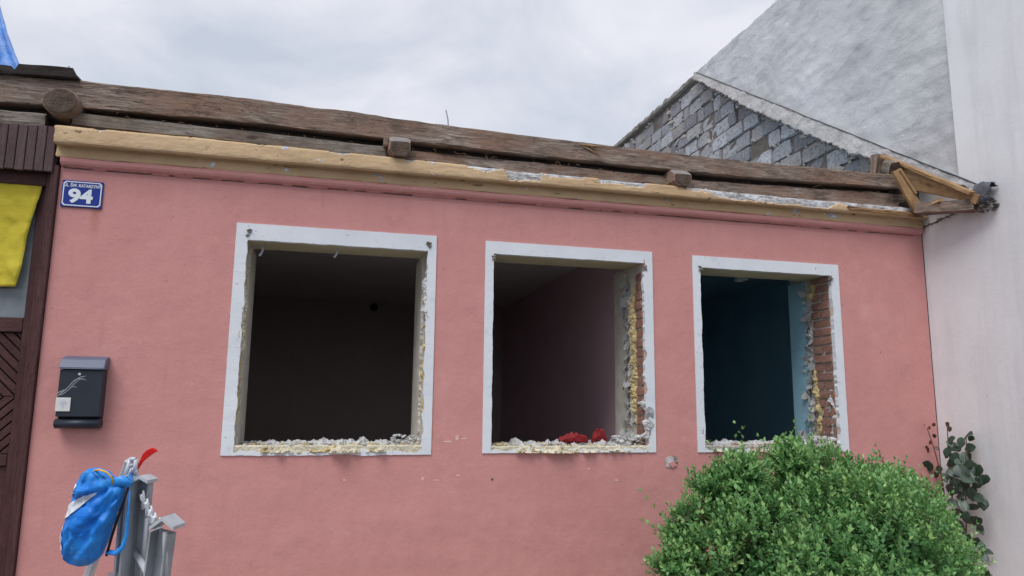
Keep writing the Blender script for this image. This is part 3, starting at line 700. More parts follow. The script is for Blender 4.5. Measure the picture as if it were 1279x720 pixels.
for y in arange(-1.72, -.447, .04)+arange(-.4465, .0, .04):
    lim = NTOP+.02 if y < -.4468 else rl(y)-.06; zz = [min((NTOP+.02)*k/120, lim) for k in range(121)]
    rows.append([(X1+.12, y, 0)]+[(X1-.004+.0012*fz(y*1.5, z*1.5, 8), y+((.008*fz(z*3, 2)+.006*fz(z*13, 5)) if abs(y+.4467) < .001 and z > 3.4 else 0), z) for z in zz]+[(X1+.12, y, lim)])
b = MB(); b.loft(rows, smooth=False); b.obj('smooth_render', 'smooth_white_render', nb_)
# fillet band along the lost roof edge and the flashing line above it
def bandlo(y): return rl(y)-(.075 if y < -.35 else .10+.10*min(1, max(0, (y+.2)/1.0))*min(1, max(.25, (4.2-y)/1.6)))+.03*fz(y*7, 3)+.02*fz(y*19, 1)
yz_sheet(arange(-.66, 4.06, .02), bandlo, lambda y: rl(y)+.002*fz(y*9), 10,
         lambda y, z: X1-.012-.05*max(0, min(1, (rl(y)-z)/.2))+.008*fz(y*6, z*9, 2)+.006*fz(y*20, z*20, 6), X1+.10, 'verge_grey', 'verge_mortar')
b = MB(); b.tube([(X1-.016+.006*nz(y*7), y, rl(y)+.003+.006*fz(y*3, 6)) for y in arange(-.66, 3.98, .06)], .0055, 6); b.obj('flashing_edge', 'felt_dark', nb_)
b = MB()
chunks(b, [(X1-.055+rnd.uniform(-.02, .03), y, bandlo(y)+rnd.uniform(-.03, .012)) for y in [rnd.uniform(-.2, 4.0) for _ in range(260)]], .008, .024)
o = b.obj('broken_mortar', 'mortar_dark', nb_); o['kind'] = 'stuff'
# block work below
bed = MB(); bed.box((X1+.085, .02, 3.2), (X1+.098, 9.3, NTOP-.07)); bed = bed.obj('blockwork', 'mortar_dark', nb_)
blk = []
for k in range(7):
    b = MB(); b.box((-.5, -.5, -.5), (.5, .5, .5)); me = b.mesh('block', 'grey_block'); bm = bmesh.new(); bm.from_mesh(me); bmesh.ops.subdivide_edges(bm, edges=bm.edges, cuts=2, use_grid_fill=True)
    for v in bm.verts:
        c = v.co; ed = sum(abs(abs(q)-.5) < .01 for q in c)
        v.co = c*(1-.03*max(0, ed-1))+Vector((fz(c.x*2+k, c.y*4, c.z*4)*.10, fz(c.x, c.y*3+k*3, 5+c.z*3)*.035, fz(c.x, 9+c.y*3, c.z*3+k*3)*.06))
    bm.to_mesh(me); bm.free(); blk.append(me)
mpts = []; z = 3.62; row = 0
while z < NTOP-.12:
    ch = rnd.choice((.20, .215, .225)); y = .1-rnd.random()*.3
    tilt = rnd.uniform(-.008, .008)
    while y < 8.2:
        L = rnd.choice((.42, .40, .38, .36, .26, .20)); zc_ = z+ch/2
        h = min(ch-.016, NTOP-.075-z)
        if rl(y+L/2)+.25 > zc_ and h > .08 and not (rnd.random() < .02):
            dx = rnd.uniform(-.026, .020); dp = .10
            M = Matrix.Translation((X1+.065+dx+dp/2, y+L/2, z+h/2)) @ Matrix.Rotation(tilt+rnd.uniform(-.018, .018), 4, 'X') @ Matrix.Rotation(rnd.uniform(-.03, .03), 4, 'Z') @ Matrix.Diagonal(Vector((dp, L-.018, h*rnd.uniform(.93, 1), 1)))
            mobj('block', rnd.choice(blk), bed, M)
            for q in range(5): mpts.append((X1+.07, y+rnd.random()*L, z+h+.006))
            for q in range(3): mpts.append((X1+.07, y+L, z+rnd.random()*h))
        y += L
    z += ch; row += 1
b = MB(); chunks(b, [q for q in mpts if rl(q[1]) > q[2] and rnd.random() < .10+.3*max(0, nz(q[1]*1.3, q[2]*2))], .014, .034, 0, 1.); o = b.obj('squeezed_mortar', 'mortar_pale', bed); o['kind'] = 'stuff'
# extra smears of pale mortar over the blocks
b = MB()
for k in range(20):
    y = rnd.uniform(.5, 5.); z = rnd.uniform(max(3.7, rl(y)-1.4), min(rl(y)-.1, NTOP-.15)); vs, fs = chunk_mesh(rnd.uniform(.04, .09), k, (.16, 1.7, .42)); R = Matrix.Rotation(rnd.uniform(-.5, .5), 4, 'X')
    b.add([R @ v+Vector((X1+.058, y, z)) for v in vs], fs)
o = b.obj('mortar_smears', 'mortar_pale', bed); o['kind'] = 'stuff'
yz_sheet(arange(4.02, 9.3, .05), lambda y: NTOP-.085+.03*fz(y*6, 2), lambda y: NTOP-.015+.02*fz(y*5, 2)+.015*fz(y*15, 4), 4, lambda y, z: X1+.02+.02*fz(y*6, z*9), X1+.30, 'mortar_grey', 'wall_coping')
b = MB(); b.box((X1+.13, -1.68, NTOP-.098), (12, 4.0, NTOP-.02)); b.obj('wall_cap', 'mortar_grey', nb_)
# ================================================================== TIMBERS ON THE WALL HEAD
def pz(px, py, Y): return P(px, py, Y).z
UY = -.035
up_b = [(-60, 87), (0, 94), (105, 102), (320, 124), (600, 162), (900, 198.5), (1122, 219)]
uq = [P(x, y, UY) for x, y in up_b]
def sagf(pts, x0, zbase):
    xs_ = [p.x for p in pts]; zs_ = [p.z for p in pts]
    return lambda x: float(np.interp(x+x0, xs_, zs_))-zbase
x0 = -3.6; hB = .205
hT = [(-4, .94), (-1.7, .91), (-.3, .87), (1.2, .79), (3.1, .69), (5.1, .60)]
f_ = sagf(uq, x0, 0)
m_, L = frame((x0, UY+.10, 0), (uq[-1].x, UY+.10, 0))
me = timber_mesh(L, .20, hB, .0055, .03, .009, 3., lambda x: f_(x)-hB, taper=lambda x: float(np.interp(x-3.6, [q[0] for q in hT], [q[1] for q in hT])), endm='end_grain')
upper = tag(mobj('roof_plate_beam', me, None, m_), 'long upper weathered wall plate beam with bark scars and a bent nail', 'beam')
lower_pts = [P(x, y, 0.0) for x, y in ((-60, 130), (100, 143), (320, 165), (480, 184), (600, 196), (900, 227.5), (1130, 243))]
x0 = lower_pts[0].x+.64; f2 = sagf(lower_pts, -1.74, 0)
m_, L = frame((-1.74, .10, 0), (lower_pts[-1].x, .10, 0))
me = timber_mesh(L, .20, .21, .008, .04, .012, 11., lambda x: f2(x)-.21, endm='end_grain')
lower = tag(mobj('lower_plate_beam', me, None, m_), 'lower wall plate beam lying on the wall behind the ochre cornice', 'beam')
b = MB(); b.box((-1.7, .06, 3.45), (5.0, .16, 3.66)); tag(b.obj('gap_shade', 'dark_timber'), 'dark filler strip standing for the shade in the gap between the two stacked beams', 'timber')  # dark insert added so the gap between the beams reads as shade
# thin grey board on the face of the lower beam, left half
q0, q1 = P(92, 141, -.014), P(482, 184, -.014); qa, qb = P(92, 153, -.03), P(482, 197, -.03)
timber('fascia_board', Vector((q0.x, -.014, q0.z-.085)), Vector((q1.x, -.014, q1.z-.085)), .028, .085, label='thin grey board nailed along the face of the lower beam', cat='board', mats='grey_timber', rough=.004, round_=.004, seed=5.)
# pieces left of the cornice
q0, q1 = P(-40, 135, -.03), P(58, 142, -.03)
timber('beam_stub', Vector((q0.x-1., .05, q0.z-.14)), Vector((q1.x, .05, q1.z-.13)), .16, .13, label='short grey beam stub resting above the brown slat cladding', cat='beam', mats='grey_timber', seed=8., endm='end_grain')
q = P(-40, 125, 0); b = MB(); b.box((-3.55, .06, q.z-.12), (-1.80, .20, q.z+.03)); tag(b.obj('stub_gap_shade', 'dark_timber'), 'dark filler block standing for the shade in the gap under the long upper beam', 'timber')  # dark box added here, its colour stands for the shade in this gap
q0, q1 = P(30, 95, .06), P(102, 101, .06)
timber('loose_plank', Vector((q0.x, .03, f_(q0.x+3.6)+.004)), Vector((q1.x, .03, f_(q1.x+3.6)+.004)),   .22, .07, label='dark loose plank end lying on top of the upper beam', cat='plank', mats='dark_timber', seed=2., round_=.004, cutskew=-.5)
q0, q1 = P(-80, 85, .06), P(26, 93, .06)
timber('loose_plank', Vector((q0.x, .03, f_(q0.x+3.6)+.004)), Vector((q1.x, .03, f_(q1.x+3.6)+.003)), .2, .058, label='dark plank end on the upper beam under the blue tarpaulin', cat='plank', mats='dark_timber', seed=4., round_=.012, cutskew=-.5)
# joist ends
def joist(px, py, wpx, hpx, yfront, label, rnd_, seed, mats='weathered_timber', cut=0., chamf=False):
    c = P(px, py, yfront); k = (c-CC).dot(CW)/F_PX; wy, hz = wpx*k, hpx*k
    m, L = frame((c.x, yfront, c.z-hz/2), (c.x, 1.2, c.z-hz/2)); me = timber_mesh(L, wy, hz, .006, .05, rnd_*min(wy, hz), seed, mats=mats, endm='end_grain', cutskew=cut, arc=(0, 18, 36, 54, 72, 90))
    o = mobj('ceiling_joist', me, None, m); return tag(o, label, 'joist')
c = P(76, 127, -.10); rows = []
for (y, k) in ((-.112, .80), (-.106, .93), (-.095, 1.), (.1, 1.02), (1.1, 1.)):
    rows.append([(c.x+(.112+.003*nz(math.cos(a)*2, math.sin(a)*2, y*3))*k*math.cos(a), y+.006*nz(a, 3), c.z+(.098+.003*nz(math.cos(a)*2.5+4, math.sin(a)*2.5))*k*math.sin(a)) for a in [2*math.pi*q/36 for q in range(36)]])
b = MB(); b.loft(rows); b.mi[-2] = b.mi[-1] = 1
for q in range(36): b.mi[q] = 1
tag(b.obj('ceiling_joist', ['weathered_timber', 'end_grain']), 'thick round log joist end jutting out above the house number', 'joist')
def joist(px, py, wpx, hpx, yf, label, seed):
    """squared joist with a weathered sloping cut on its top front edge"""
    c = P(px, py, yf); k = (c-CC).dot(CW)/F_PX; W_, H_ = wpx*k/2, hpx*k; z0 = c.z-H_/2; rows = []
    for (y, top, e_) in ((yf, .66, .86), (yf+.004, .70, .95), (yf+.055, .98, 1.), (yf+.075, 1.02, 1.), (1.1, 1.02, 1.)):
        j = lambda q: .005*nz(q*2.3+seed, y*9)
        rows.append([(c.x-W_*e_+j(1), y, z0+.25*H_), (c.x-W_*.55*e_+j(2), y, z0+j(3)), (c.x+W_*.5*e_+j(4), y, z0+j(5)), (c.x+W_*e_+j(6), y, z0+.3*H_), (c.x+W_*e_*.97+j(7), y, z0+H_*top*.94), (c.x+W_*.7*e_, y, z0+H_*top), (c.x-W_*.7*e_, y, z0+H_*top+j(8)), (c.x-W_*e_*.97, y, z0+H_*top*.93)])
    b = MB(); b.loft(rows, mfun=lambda i, q: 2 if i in (0, 1) and q in (4, 5, 6) else 0); b.mi[-2] = 1
    return tag(b.obj('ceiling_joist', ['weathered_timber', 'end_grain', 'cut_grey']), label, 'joist')
joist(500, 181, 28, 27, -.15, 'squarish joist end jutting out above the broadest opening', 2.)
joist(853, 221, 26, 23, -.13, 'rounded joist end jutting out towards the neighbouring house', 3.)
c = P(482, 178, -.05); b = MB(); b.box((-.018, -.03, -.035), (.018, .05, .035)); tag(mobj('timber_wedge', bevelled(b.mesh('timber_wedge', 'weathered_timber'), .006), None, Matrix.Translation(c)), 'small dark wedge driven in beside the squarish joist end', 'wedge')
# nails in the beam
for (ax, ay, bx_, by_) in ((560, 160, 557, 138), (87, 92, 86, 83)):
    Yn = .0; a, c = P(ax, ay, Yn), P(bx_, by_, Yn); b = MB(); b.tube([a-Vector((0, 0, .03)), a, a.lerp(c, .5)+Vector((.006, 0, 0)), c], [.004, .004, .0038, .0045], 6); b.obj('nail', 'steel', upper)
# splinter on the beam
b = MB(); 
for (ax, ay, bx_, by_, t) in ((725, 181, 757, 184, .008), (728, 183, 752, 195, .006), (735, 181, 748, 190, .004)):
    a, c = P(ax, ay, UY-.006), P(bx_, by_, UY-.012); b.tube([a, a.lerp(c, .4), c], [.003, t, .001], 5)
b.obj('splinter', 'fresh_timber', upper)
# straw and shavings caught on the beams
b = MB()
for k in range(44):
    px = rnd.uniform(90, 1100); py = np.interp(px, [100, 320, 600, 900, 1120], [139, 163, 193, 225, 240])+rnd.uniform(-3, 5); a = P(px, py, -.04); d = Vector((rnd.uniform(-1, 1), rnd.uniform(-.4, 0), rnd.uniform(-1, .4))).normalized()*rnd.uniform(.02, .06)
    b.tube([a+Vector((0, .03, 0)), a+d*.5, a+d+Vector((0, 0, -.006))], .0013, 4)
tag(b.obj('straw_wisps', 'fresh_timber'), 'pale straw wisps caught in the gap between the two long beams', 'straw', kind='stuff')
# ---- broken eave by the neighbour's wall
XE = 5.13
timber('rafter_plank', PX(1103, 202, XE), PX(1212, 249, XE-.0), .040, .185, taper=lambda x: max(.42, min(1, .62+.9*x if x < .42 else 1.35-.85*x)), up=(0, -.5, 1), label='pale broken rafter plank sloping down along the neighbouring wall', cat='plank', mats='fresh_timber', rough=.004, round_=.004, seed=1.).location.z -= .15
timber('verge_lath', PX(1103, 197, XE-.03), PX(1214, 244, XE-.03), .07, .026, up=(0, -.5, 1), label='pale lath along the top of the broken rafter plank', cat='lath', mats='fresh_timber', rough=.003, round_=.003, seed=6.)
timber('eave_brace', P(1120, 212, -.12), P(1148, 262, -.16), .03, .10, up=(1, 0, .5), label='short pale brace board leaning across the ends of the long beams', cat='board', mats='fresh_timber', rough=.004, round_=.004, seed=9., endm='end_grain').location += Vector((-.055, 0, -.03))
timber('brace_edge', P(1123, 213, -.145), P(1143, 243, -.17), .02, .02, up=(1, 0, 0), label='bright split splinter of wood on the leaning brace board', cat='splinter', mats='fresh_timber', rough=.003, round_=.003, seed=19.)
timber('soffit_board', PX(1148, 268, 5.04), PX(1222, 263, 5.19), .16, .085, label='brown soffit board end wedged under the broken rafter', cat='board', mats='weathered_timber', rough=.005, round_=.005, seed=12.)
timber('soffit_batten', PX(1153, 262, 5.02), PX(1176, 252, 5.04), .04, .03, label='light batten end propped on the brown soffit board', cat='batten', mats='fresh_timber', rough=.003, round_=.003, seed=14.)
b = MB(); b.box((4.93, .0, 3.44), (5.225, .24, 3.73)); tag(mobj('void_shade_block', bevelled(b.mesh('void_shade_block', 'dark_timber'), .01)), 'dark filler block standing for the shaded void behind the leaning brace at the end of the beams', 'timber')  # filler added to darken the void where the unlit attic would show
timber('rafter_stub', Vector((5.12, .42, 3.70)), Vector((5.12, .36, 4.10)), .14, .10, up=(0, -1, 0), label='dark rafter stub standing behind the beams against the block wall', cat='timber', mats='weathered_timber', rough=.012, round_=.02, seed=15., endm='end_grain')
timber('rafter_stub', P(1106, 207, .18)-Vector((0, 0, .06)), P(1116, 210, .05)-Vector((0, 0, .06)), .10, .11, label='split end of a rafter lying against the block wall', cat='timber', mats='grey_timber', rough=.012, round_=.03, seed=17., endm='end_grain')
timber('cornice_lath', P(1058, 263, -.10), P(1142, 271, -.10), .06, .028, label='pale splintered lath lying on the cornice near the neighbouring wall', cat='lath', mats='fresh_timber', rough=.006, round_=.003, seed=22., cutskew=1.2)
timber('cornice_end_block', P(1130, 272, -.07), P(1153, 274, -.07), .10, .05, label='dark broken timber block at the end of the ochre cornice', cat='timber', mats='weathered_timber', rough=.01, round_=.008, seed=24.)
# rolled, torn roofing felt at the foot of the old roof line
fc = PX(1236, 243, X1-.05)
rows = []
for k in range(15):
    t = k/14; r_ = []; y = fc.y+.10-.15*t; R_ = .105*(1+.12*fz(t*4, 2)); cz_ = fc.z-.02*t+.02
    for q in range(19):
        a = math.radians(40+205*q/18); rr = R_*(1-.25*abs(t-.4))+.008*fz(q*.5, t*3)
        r_.append((X1-.058+rr*math.cos(a)*.62, y+.05*fz(q*.35, 7.)*t, cz_+rr*math.sin(a)))
    rows.append(r_)
b = MB(); b.loft(rows, closed=False, smooth=True); o = b.obj('roofing_felt', 'felt_dark'); md = o.modifiers.new('thickness', 'SOLIDIFY'); md.thickness = .006
tag(o, 'torn curl of dark roofing felt at the foot of the old roof line', 'roofing felt')
b = MB(); chunks(b, [(X1-.05+rnd.uniform(-.05, .04), fc.y+rnd.uniform(-.05, .10), fc.z-.085+rnd.uniform(-.04, .03)) for _ in range(26)], .010, .026); 
chunks(b, [(X1-.05+rnd.uniform(-.05, .04), -.62+rnd.uniform(-.06, .06), 3.40+rnd.uniform(-.05, .03)) for _ in range(8)], .012, .03, 1); o = b.obj('eave_mortar', ['mortar_dark', 'fresh_timber'], nb_); o['kind'] = 'stuff'
b = MB(); b.tube([(X1-.006, y, 3.305-y*.12+.008*nz(y*14)) for y in arange(-.6, .0, .04)], .005, 5); chunks(b, [(X1-.006+rnd.uniform(-.01, .01), y, 3.30+(-.0-y)*.12+rnd.uniform(-.012, .02)) for y in [rnd.uniform(-.55, 0) for _ in range(45)]], .004, .010); o = b.obj('soffit_scar', 'mortar_dark', nb_); o['kind'] = 'stuff'
# ---- blue tarpaulin over the roof left of the entrance
rows = []
pb = P(29, 92, .12); pt = P(-13, -50, .55); bz = f_(pb.x+3.6)+.0
for k in range(31):
    t = k/30; r_ = []
    for q in range(61):
        s_ = q/60; e_ = pb.lerp(pt, t); e_.x += -.03*math.sin(t*3.1); le = Vector((-4.6, .12+.5*t, bz+.02)).lerp(Vector((-3.4, 1.2, pt.z)), t); p = e_.lerp(le, s_)
        fold = .035*math.sin(s_*46+t*1.5)*(.35+.65*t)+.03*fz(s_*9, t*3); r_.append((p.x, p.y+fold, p.z+.02*fz(s_*7, 4)*(1-t)))
    rows.append(r_)
b = MB(); b.loft(rows, closed=False, smooth=True); o = b.obj('blue_tarpaulin', 'blue_tarp'); md = o.modifiers.new('thickness', 'SOLIDIFY'); md.thickness = .004
tag(o, 'blue tarpaulin hanging in folds above the entrance of the pink house', 'tarpaulin')
timber('roof_post', (-3.2, .9, 3.3), (-3.2, 1.0, 5.3), .14, .14, up=(0, 1, 0), label='timber post holding up the blue tarpaulin', cat='post', seed=31.)
# ================================================================== NUMBER PLATE
sw, sh = .252, .186; sc_c = P(103.2, 243.4, 0)
plate = empty('house_number_plate', (sc_c.x, 0, sc_c.z-sh/2), 'blue enamel house number plate reading 94 beside the brown door frame', 'sign')
b = MB(); b.box((sc_c.x-sw/2, -.012, sc_c.z-sh/2), (sc_c.x+sw/2, -.002, sc_c.z+sh/2)); mobj('plate', bevelled(b.mesh('plate', 'enamel_blue'), .003), plate)
def ring_border(w_, h_, t, cc):
    def oct_(w_, h_, c): return [(-w_+c, -h_), (w_-c, -h_), (w_, -h_+c), (w_, h_-c), (w_-c, h_), (-w_+c, h_), (-w_, h_-c), (-w_, -h_+c)]
    o_, i_ = oct_(w_, h_, cc), oct_(w_-t, h_-t, cc*.9); b = MB()
    vs = [(sc_c.x+x, -.0135, sc_c.z+z) for x, z in o_+i_]; b.add(vs, [(k, (k+1) % 8, 8+(k+1) % 8, 8+k) for k in range(8)]); return b
ring_border(sw/2-.008, sh/2-.008, .007, .014).obj('border', 'enamel_white', plate)
RX = Matrix.Rotation(math.pi/2, 4, 'X')
mobj('lettering', text_mesh('UL. ŚW. KATARZYNY', .030, .0007, .78), plate, Matrix.Translation((sc_c.x-.002, -.0135, sc_c.z+.056)) @ RX)
mobj('numerals', text_mesh('94', .128, .0052, 1.16), plate, Matrix.Translation((sc_c.x-.008, -.0135, sc_c.z-.020)) @ RX)
# ================================================================== LETTERBOX
lc = P(100, 493, -.05); k_ = (lc-CC).dot(CW)/F_PX
lx0, lx1 = P(71, 493, -.11).x, P(126, 493, -.11).x; lz0, lz1 = P(98, 521, -.11).z, P(98, 462, -.11).z
lb = empty('letterbox', ((lx0+lx1)/2, 0, lz0), 'dark steel letterbox with slate lid and white sticker on the pink wall', 'letterbox')
W2 = (lx1-lx0)/2; cx = (lx0+lx1)/2
b = MB(); b.box((cx-W2, -.10, lz0), (cx+W2, -.001, lz1)); mobj('box_body', bevelled(b.mesh('box_body', 'anthracite'), .004), lb)
ztop = P(98, 451, -.06).z; b = MB()
sec = [(-.001, lz1+.003), (-.112, lz1+.003), (-.116, lz1+.010), (-.085, ztop+.01), (-.001, ztop+.035)]
b.loft([[(cx-W2-.006, y, z) for y, z in sec], [(cx+W2+.006, y, z) for y, z in sec]]); mobj('lid', bevelled(b.mesh('lid', 'slate_lid'), .005, 2), lb)
zt0, zt1 = P(96, 535, -.10).z, P(96, 524, -.10).z; b = MB(); rr = .032
rows = []
for xx in (cx-W2-.004, cx+W2+.002):
    ring = [(xx, -.055+.052*math.cos(a), (zt0+zt1)/2+rr*math.sin(a)) for a in [2*math.pi*q/20 for q in range(20)]]; rows.append(ring)
b.loft(rows, smooth=True); b.obj('newspaper_tube', 'anthracite', lb)
b = MB(); b.box((cx-W2+.004, -.06, lz0-.016), (cx+W2-.004, -.0015, lz0-.001)); b.obj('bracket', 'black_rubber', lb)
def on_front(px, py, Y=-.1015): p = P(px, py, Y); return p
p = on_front(99.5, 467.5); b = MB(); b.loft([[(p.x+.008*math.cos(a), -.101+y, p.z+.008*math.sin(a)) for a in [2*math.pi*q/14 for q in range(14)]] for y in (.002, -.004)]); b.obj('lock', 'aluminium', lb)
a, c = on_front(68.5, 514), on_front(89, 497); b = MB(); b.box((a.x, -.106, a.z), (c.x, -.102, c.z)); st_ = mobj('sticker', bevelled(b.mesh('sticker', 'sticker_white'), .002), lb)
b = MB(); m0 = (a+c)/2; b.add([(m0.x+.022*math.cos(t), -.1065, m0.z+.008+.016*math.sin(t)) for t in [2*math.pi*q/12 for q in range(12)]], [tuple(range(12))]); b.add([(m0.x-.007, -.1065, m0.z-.024), (m0.x+.007, -.1065, m0.z-.024), (m0.x+.008, -.1065, m0.z-.010), (m0.x-.008, -.1065, m0.z-.010)], [(0, 1, 2, 3)]); b.obj('emblem', 'scratch_white', st_)
b = MB()
for (pts, t) in (([(73, 494), (83, 486), (92, 476), (101, 471), (107, 470)], .0028), ([(76, 494), (86, 487), (95, 478), (103, 472)], .0018), ([(86, 486), (91, 480), (97, 474), (105, 473)], .0014), ([(90, 483), (96, 484)], .0012), ([(98, 473), (108, 475)], .0011), ([(72, 491), (80, 487)], .0024)):
    Q = [on_front(x, y, -.1022) for x, y in pts]; vs = []; 
    for i, q in enumerate(Q): s_ = t*(1-.75*i/len(Q)); vs += [(q.x, -.1022, q.z+s_), (q.x, -.1022, q.z-s_)]
    b.add(vs, [(2*i, 2*i+1, 2*i+3, 2*i+2) for i in range(len(Q)-1)])
b.obj('scratches', 'scratch_white', lb)
# ================================================================== RED SCRAPS ON THE MIDDLE SILL
for k, (px, py, L, H, lab) in enumerate(((716, 548, .235, .075, 'longer dark red scrap lying on the middle window sill'), (748, 549, .12, .11, 'short crumpled dark red scrap on the middle window sill'))):
    c = P(px, py, .16); rows = []
    for i in range(15):
        t = i/14; r_ = []
        for q in range(10):
            a = 2*math.pi*q/10; e_ = .35+.65*math.sin(math.pi*min(1, max(0, t*.9+.05)))
            r_.append((c.x+L*(t-.5), c.y+.045*e_*math.cos(a)*(1+.4*fz(t*4+k*9, q)), 1.385+max(0, H/2*e_*(1+math.sin(a))*(1+.45*fz(t*5+k*7, q*.8)))))
        rows.append(r_)
    b = MB(); b.loft(rows); tag(b.obj('red_scrap', 'red_debris'), lab, 'debris')
# ================================================================== LADDER, BAG, RED TOOL
def stile(p, q, wy, hz, parent, name='stile', m='aluminium'):
    """channel profile open towards the back"""
    M, L = frame(p, q, CW); t = .006
    sec = [(-wy/2, 0), (wy/2, 0), (wy/2, hz), (wy/2-t, hz), (wy/2-t, t), (-wy/2+t, t), (-wy/2+t, hz), (-wy/2, hz)]
    b = MB(); b.loft([[(0, y, z) for y, z in sec], [(L, y, z) for y, z in sec]]); return b.obj(name, m, parent, M)
k1, k2 = 3.25, 2.95
top1, top2 = PD(171, 592, k1), PD(207, 662, k2)
lad = empty('folding_ladder', (PD(160, 700, k1).x, PD(160, 700, k1).y, 0), 'aluminium folding ladder standing in front of the pink wall with a bag on it', 'ladder')
def down(p, px, py, k):
    q = PD(px, py, k); d = (q-p); return p+d*((p.z-.06)/(-d.z))
bot1, bot2 = down(top1, 160, 720, k1), down(top2, 199, 720, k2)
def rect_tube(p, q, a, b_, up, name, m, parent=lad):
    M, L = frame(p, q, up); bb = MB(); bb.box((0, -a/2, -b_/2), (L, a/2, b_/2)); return mobj(name, bevelled(bb.mesh(name, m), .005), parent, M)
sideV = (top2-top1); sideV.z = 0; sideV.normalize()
def channel(p, q, wd, dp, name, m, t=.005):
    """U profile, open towards the street"""
    M, L = frame(p, q, (-CW.x-.25, -CW.y, 0)); sec = [(-wd/2, 0), (wd/2, 0), (wd/2, dp), (wd/2-t, dp), (wd/2-t*.8, t), (-wd/2+t*.8, t), (-wd/2+t, dp), (-wd/2, dp)]
    b = MB(); b.loft([[(0, y, z) for y, z in sec], [(L, y, z) for y, z in sec]]); return b.obj(name, m, lad, M)
channel(bot1, top1, .036, .07, 'stile', 'aluminium', .010)
channel(bot1+CR*.052, top1+CR*.050-Vector((0, 0, .02)), .062, .035, 'stile', 'aluminium_shade')  # front face of the same stile, its shade put into the darker metal colour
channel(bot2+CR*.012, top2+CR*.008, .082, .055, 'stile', 'aluminium_shade', .007)
# rear support behind the bag
apex = PD(163, 574, k1+.12); q = PD(112, 716, k1+.25); d = q-apex; rb = apex+d*((apex.z-.06)/(-d.z))
rect_tube(rb, apex, .03, .05, CW, 'support_leg', 'aluminium')
# roof-shaped caps
def cap(p, wd, hgt, dep, name='end_cap'):
    b = MB(); A = CR*wd/2; Fw = Vector((CW.x, CW.y, 0)).normalized()*dep/2; U = Vector((0, 0, 1)); t = U*.014
    for sg in (-1, 1):
        i0, i1 = p+U*hgt, p+A*sg*1.12
        b.loft([[i0-Fw, i0+Fw, i0+Fw+t, i0-Fw+t], [i1-Fw, i1+Fw, i1+Fw+t, i1-Fw+t]])
    b.obj(name, 'aluminium', lad)
cap(PD(180, 603, k1-.03), .066, .020, .10); cap(PD(209, 660, k2-.03), .084, .036, .11)
b = MB(); A = PD(160, 600, k1); 
for (x0_, y0_, x1_, y1_, r_) in ((153, 606, 163, 574, .009), (163, 574, 170, 574, .010), (170, 574, 168, 592, .010), (157, 600, 165, 585, .006), (165, 585, 172, 590, .008), (160, 583, 167, 580, .007)):
    b.tube([PD(x0_, y0_, k1-.03), PD(x1_, y1_, k1-.03)], r_, 8)
b.obj('hinge', 'aluminium', lad)
for j, (x_, y_) in enumerate(((178, 622), (183, 632), (188, 641), (193, 650), (199, 656))):
    p = PD(x_, y_, k1-.05*j-.06); b = MB(); vs, fs = chunk_mesh(.014, j*3.7, (1, 1, 1.6)); b.add([v+p for v in vs], fs); b.tube([p, p+Vector((.004, 0, -.05))], .006, 6)
    b.tube([p+Vector((0, 0, .03)), p+CR*.012+Vector((0, 0, -.02))], .005, 6); b.obj('locking_hook', 'aluminium', lad)
b = MB(); b.tube([PD(184, 640, k1-.05), PD(177, 720, k1-.05)], .008, 8); b.obj('pull_rod', 'aluminium', lad)
b = MB(); b.tube([PD(206, 664, k2-.05), PD(207, 725, k2-.04)], .010, 8); b.obj('pull_rod', 'aluminium', lad)
b = MB(); b.tube([PD(172, 612, k1), PD(178, 626, k1-.06), PD(199, 662, k1-.26), PD(206, 668, k2)], .007, 8); b.obj('hook_bar', 'aluminium_shade', lad)
for j in range(4):
    t = .22+.2*j; a, c = top1.lerp(bot1, t+.04), top2.lerp(bot2, t); b = MB(); b.tube([a+CR*.02, c], .014, 10); b.obj('rung', 'aluminium', lad)
b = MB(); b.tube([PD(136, 717, k1-.05), PD(152, 718, k1-.05)], .006, 8); b.obj('rung_bolt', 'aluminium', lad)
for p in (bot1, bot2, rb):
    b = MB(); b.box((p.x-.035, p.y-.05, .0605), (p.x+.035, p.y+.05, .10)); b.obj('foot', 'black_rubber', lad)
# bag
BY = [586, 592, 600, 610, 625, 640, 655, 670, 685, 695, 702, 706]
BL = [110, 102, 98, 94.5, 90, 85, 81, 79, 79, 82, 89, 99]
BR = [123, 138, 149, 156, 152, 146, 140, 135, 130, 126, 119, 111]
BT = [.015, .026, .034, .038, .045, .052, .058, .06, .058, .05, .034, .012]
KB = 3.12
def bag_pt(y, u, lift=0.):
    l, r_, th = (float(np.interp(y, BY, v)) for v in (BL, BR, BT)); c = (l+r_)/2; hw = (r_-l)/2; co, si = math.cos(u), math.sin(u)
    ex = math.copysign(abs(co)**.8, co); dp = math.copysign(abs(si)**.8, si)
    wr = .007*fz(c*.03+ex*2.2, y*.045, si)+.004*fz(ex*6, y*.12, si*2)+.006*math.sin(y*.11+ex*3+fz(ex*2, y*.03)*3)
    xx_ = c+hw*ex; an_ = math.atan2(y-597, xx_-166); ds_ = math.hypot(y-597, xx_-166)
    wr += .018*(abs(math.sin(an_*7+1.6*nz(an_*3, ds_*.03)))-.5)*min(1, ds_/35)*(1.2-ds_/150)
    vd = noise.voronoi(Vector((ex*1.25+y*.012, y*.032-ex*.4, si*.9)))[0]; wr += .012*(min(vd[1]-vd[0], .5)-.2)
    wr += .014*(abs(fz(ex*1.6+y*.02, y*.028+ex, si+7))-.25)+.013*(abs(fz(ex*3.1-y*.05, y*.05+ex*2, si+3))-.25)
    return PD(c+hw*ex, y, KB)-CW*(dp*th+(wr+lift)*(1 if si > 0 else -1)*min(1, abs(si)*2))
rows = []
for i in range(49):
    y = 586+120*i/48; rows.append([bag_pt(y, 2*math.pi*q/64) for q in range(64)])
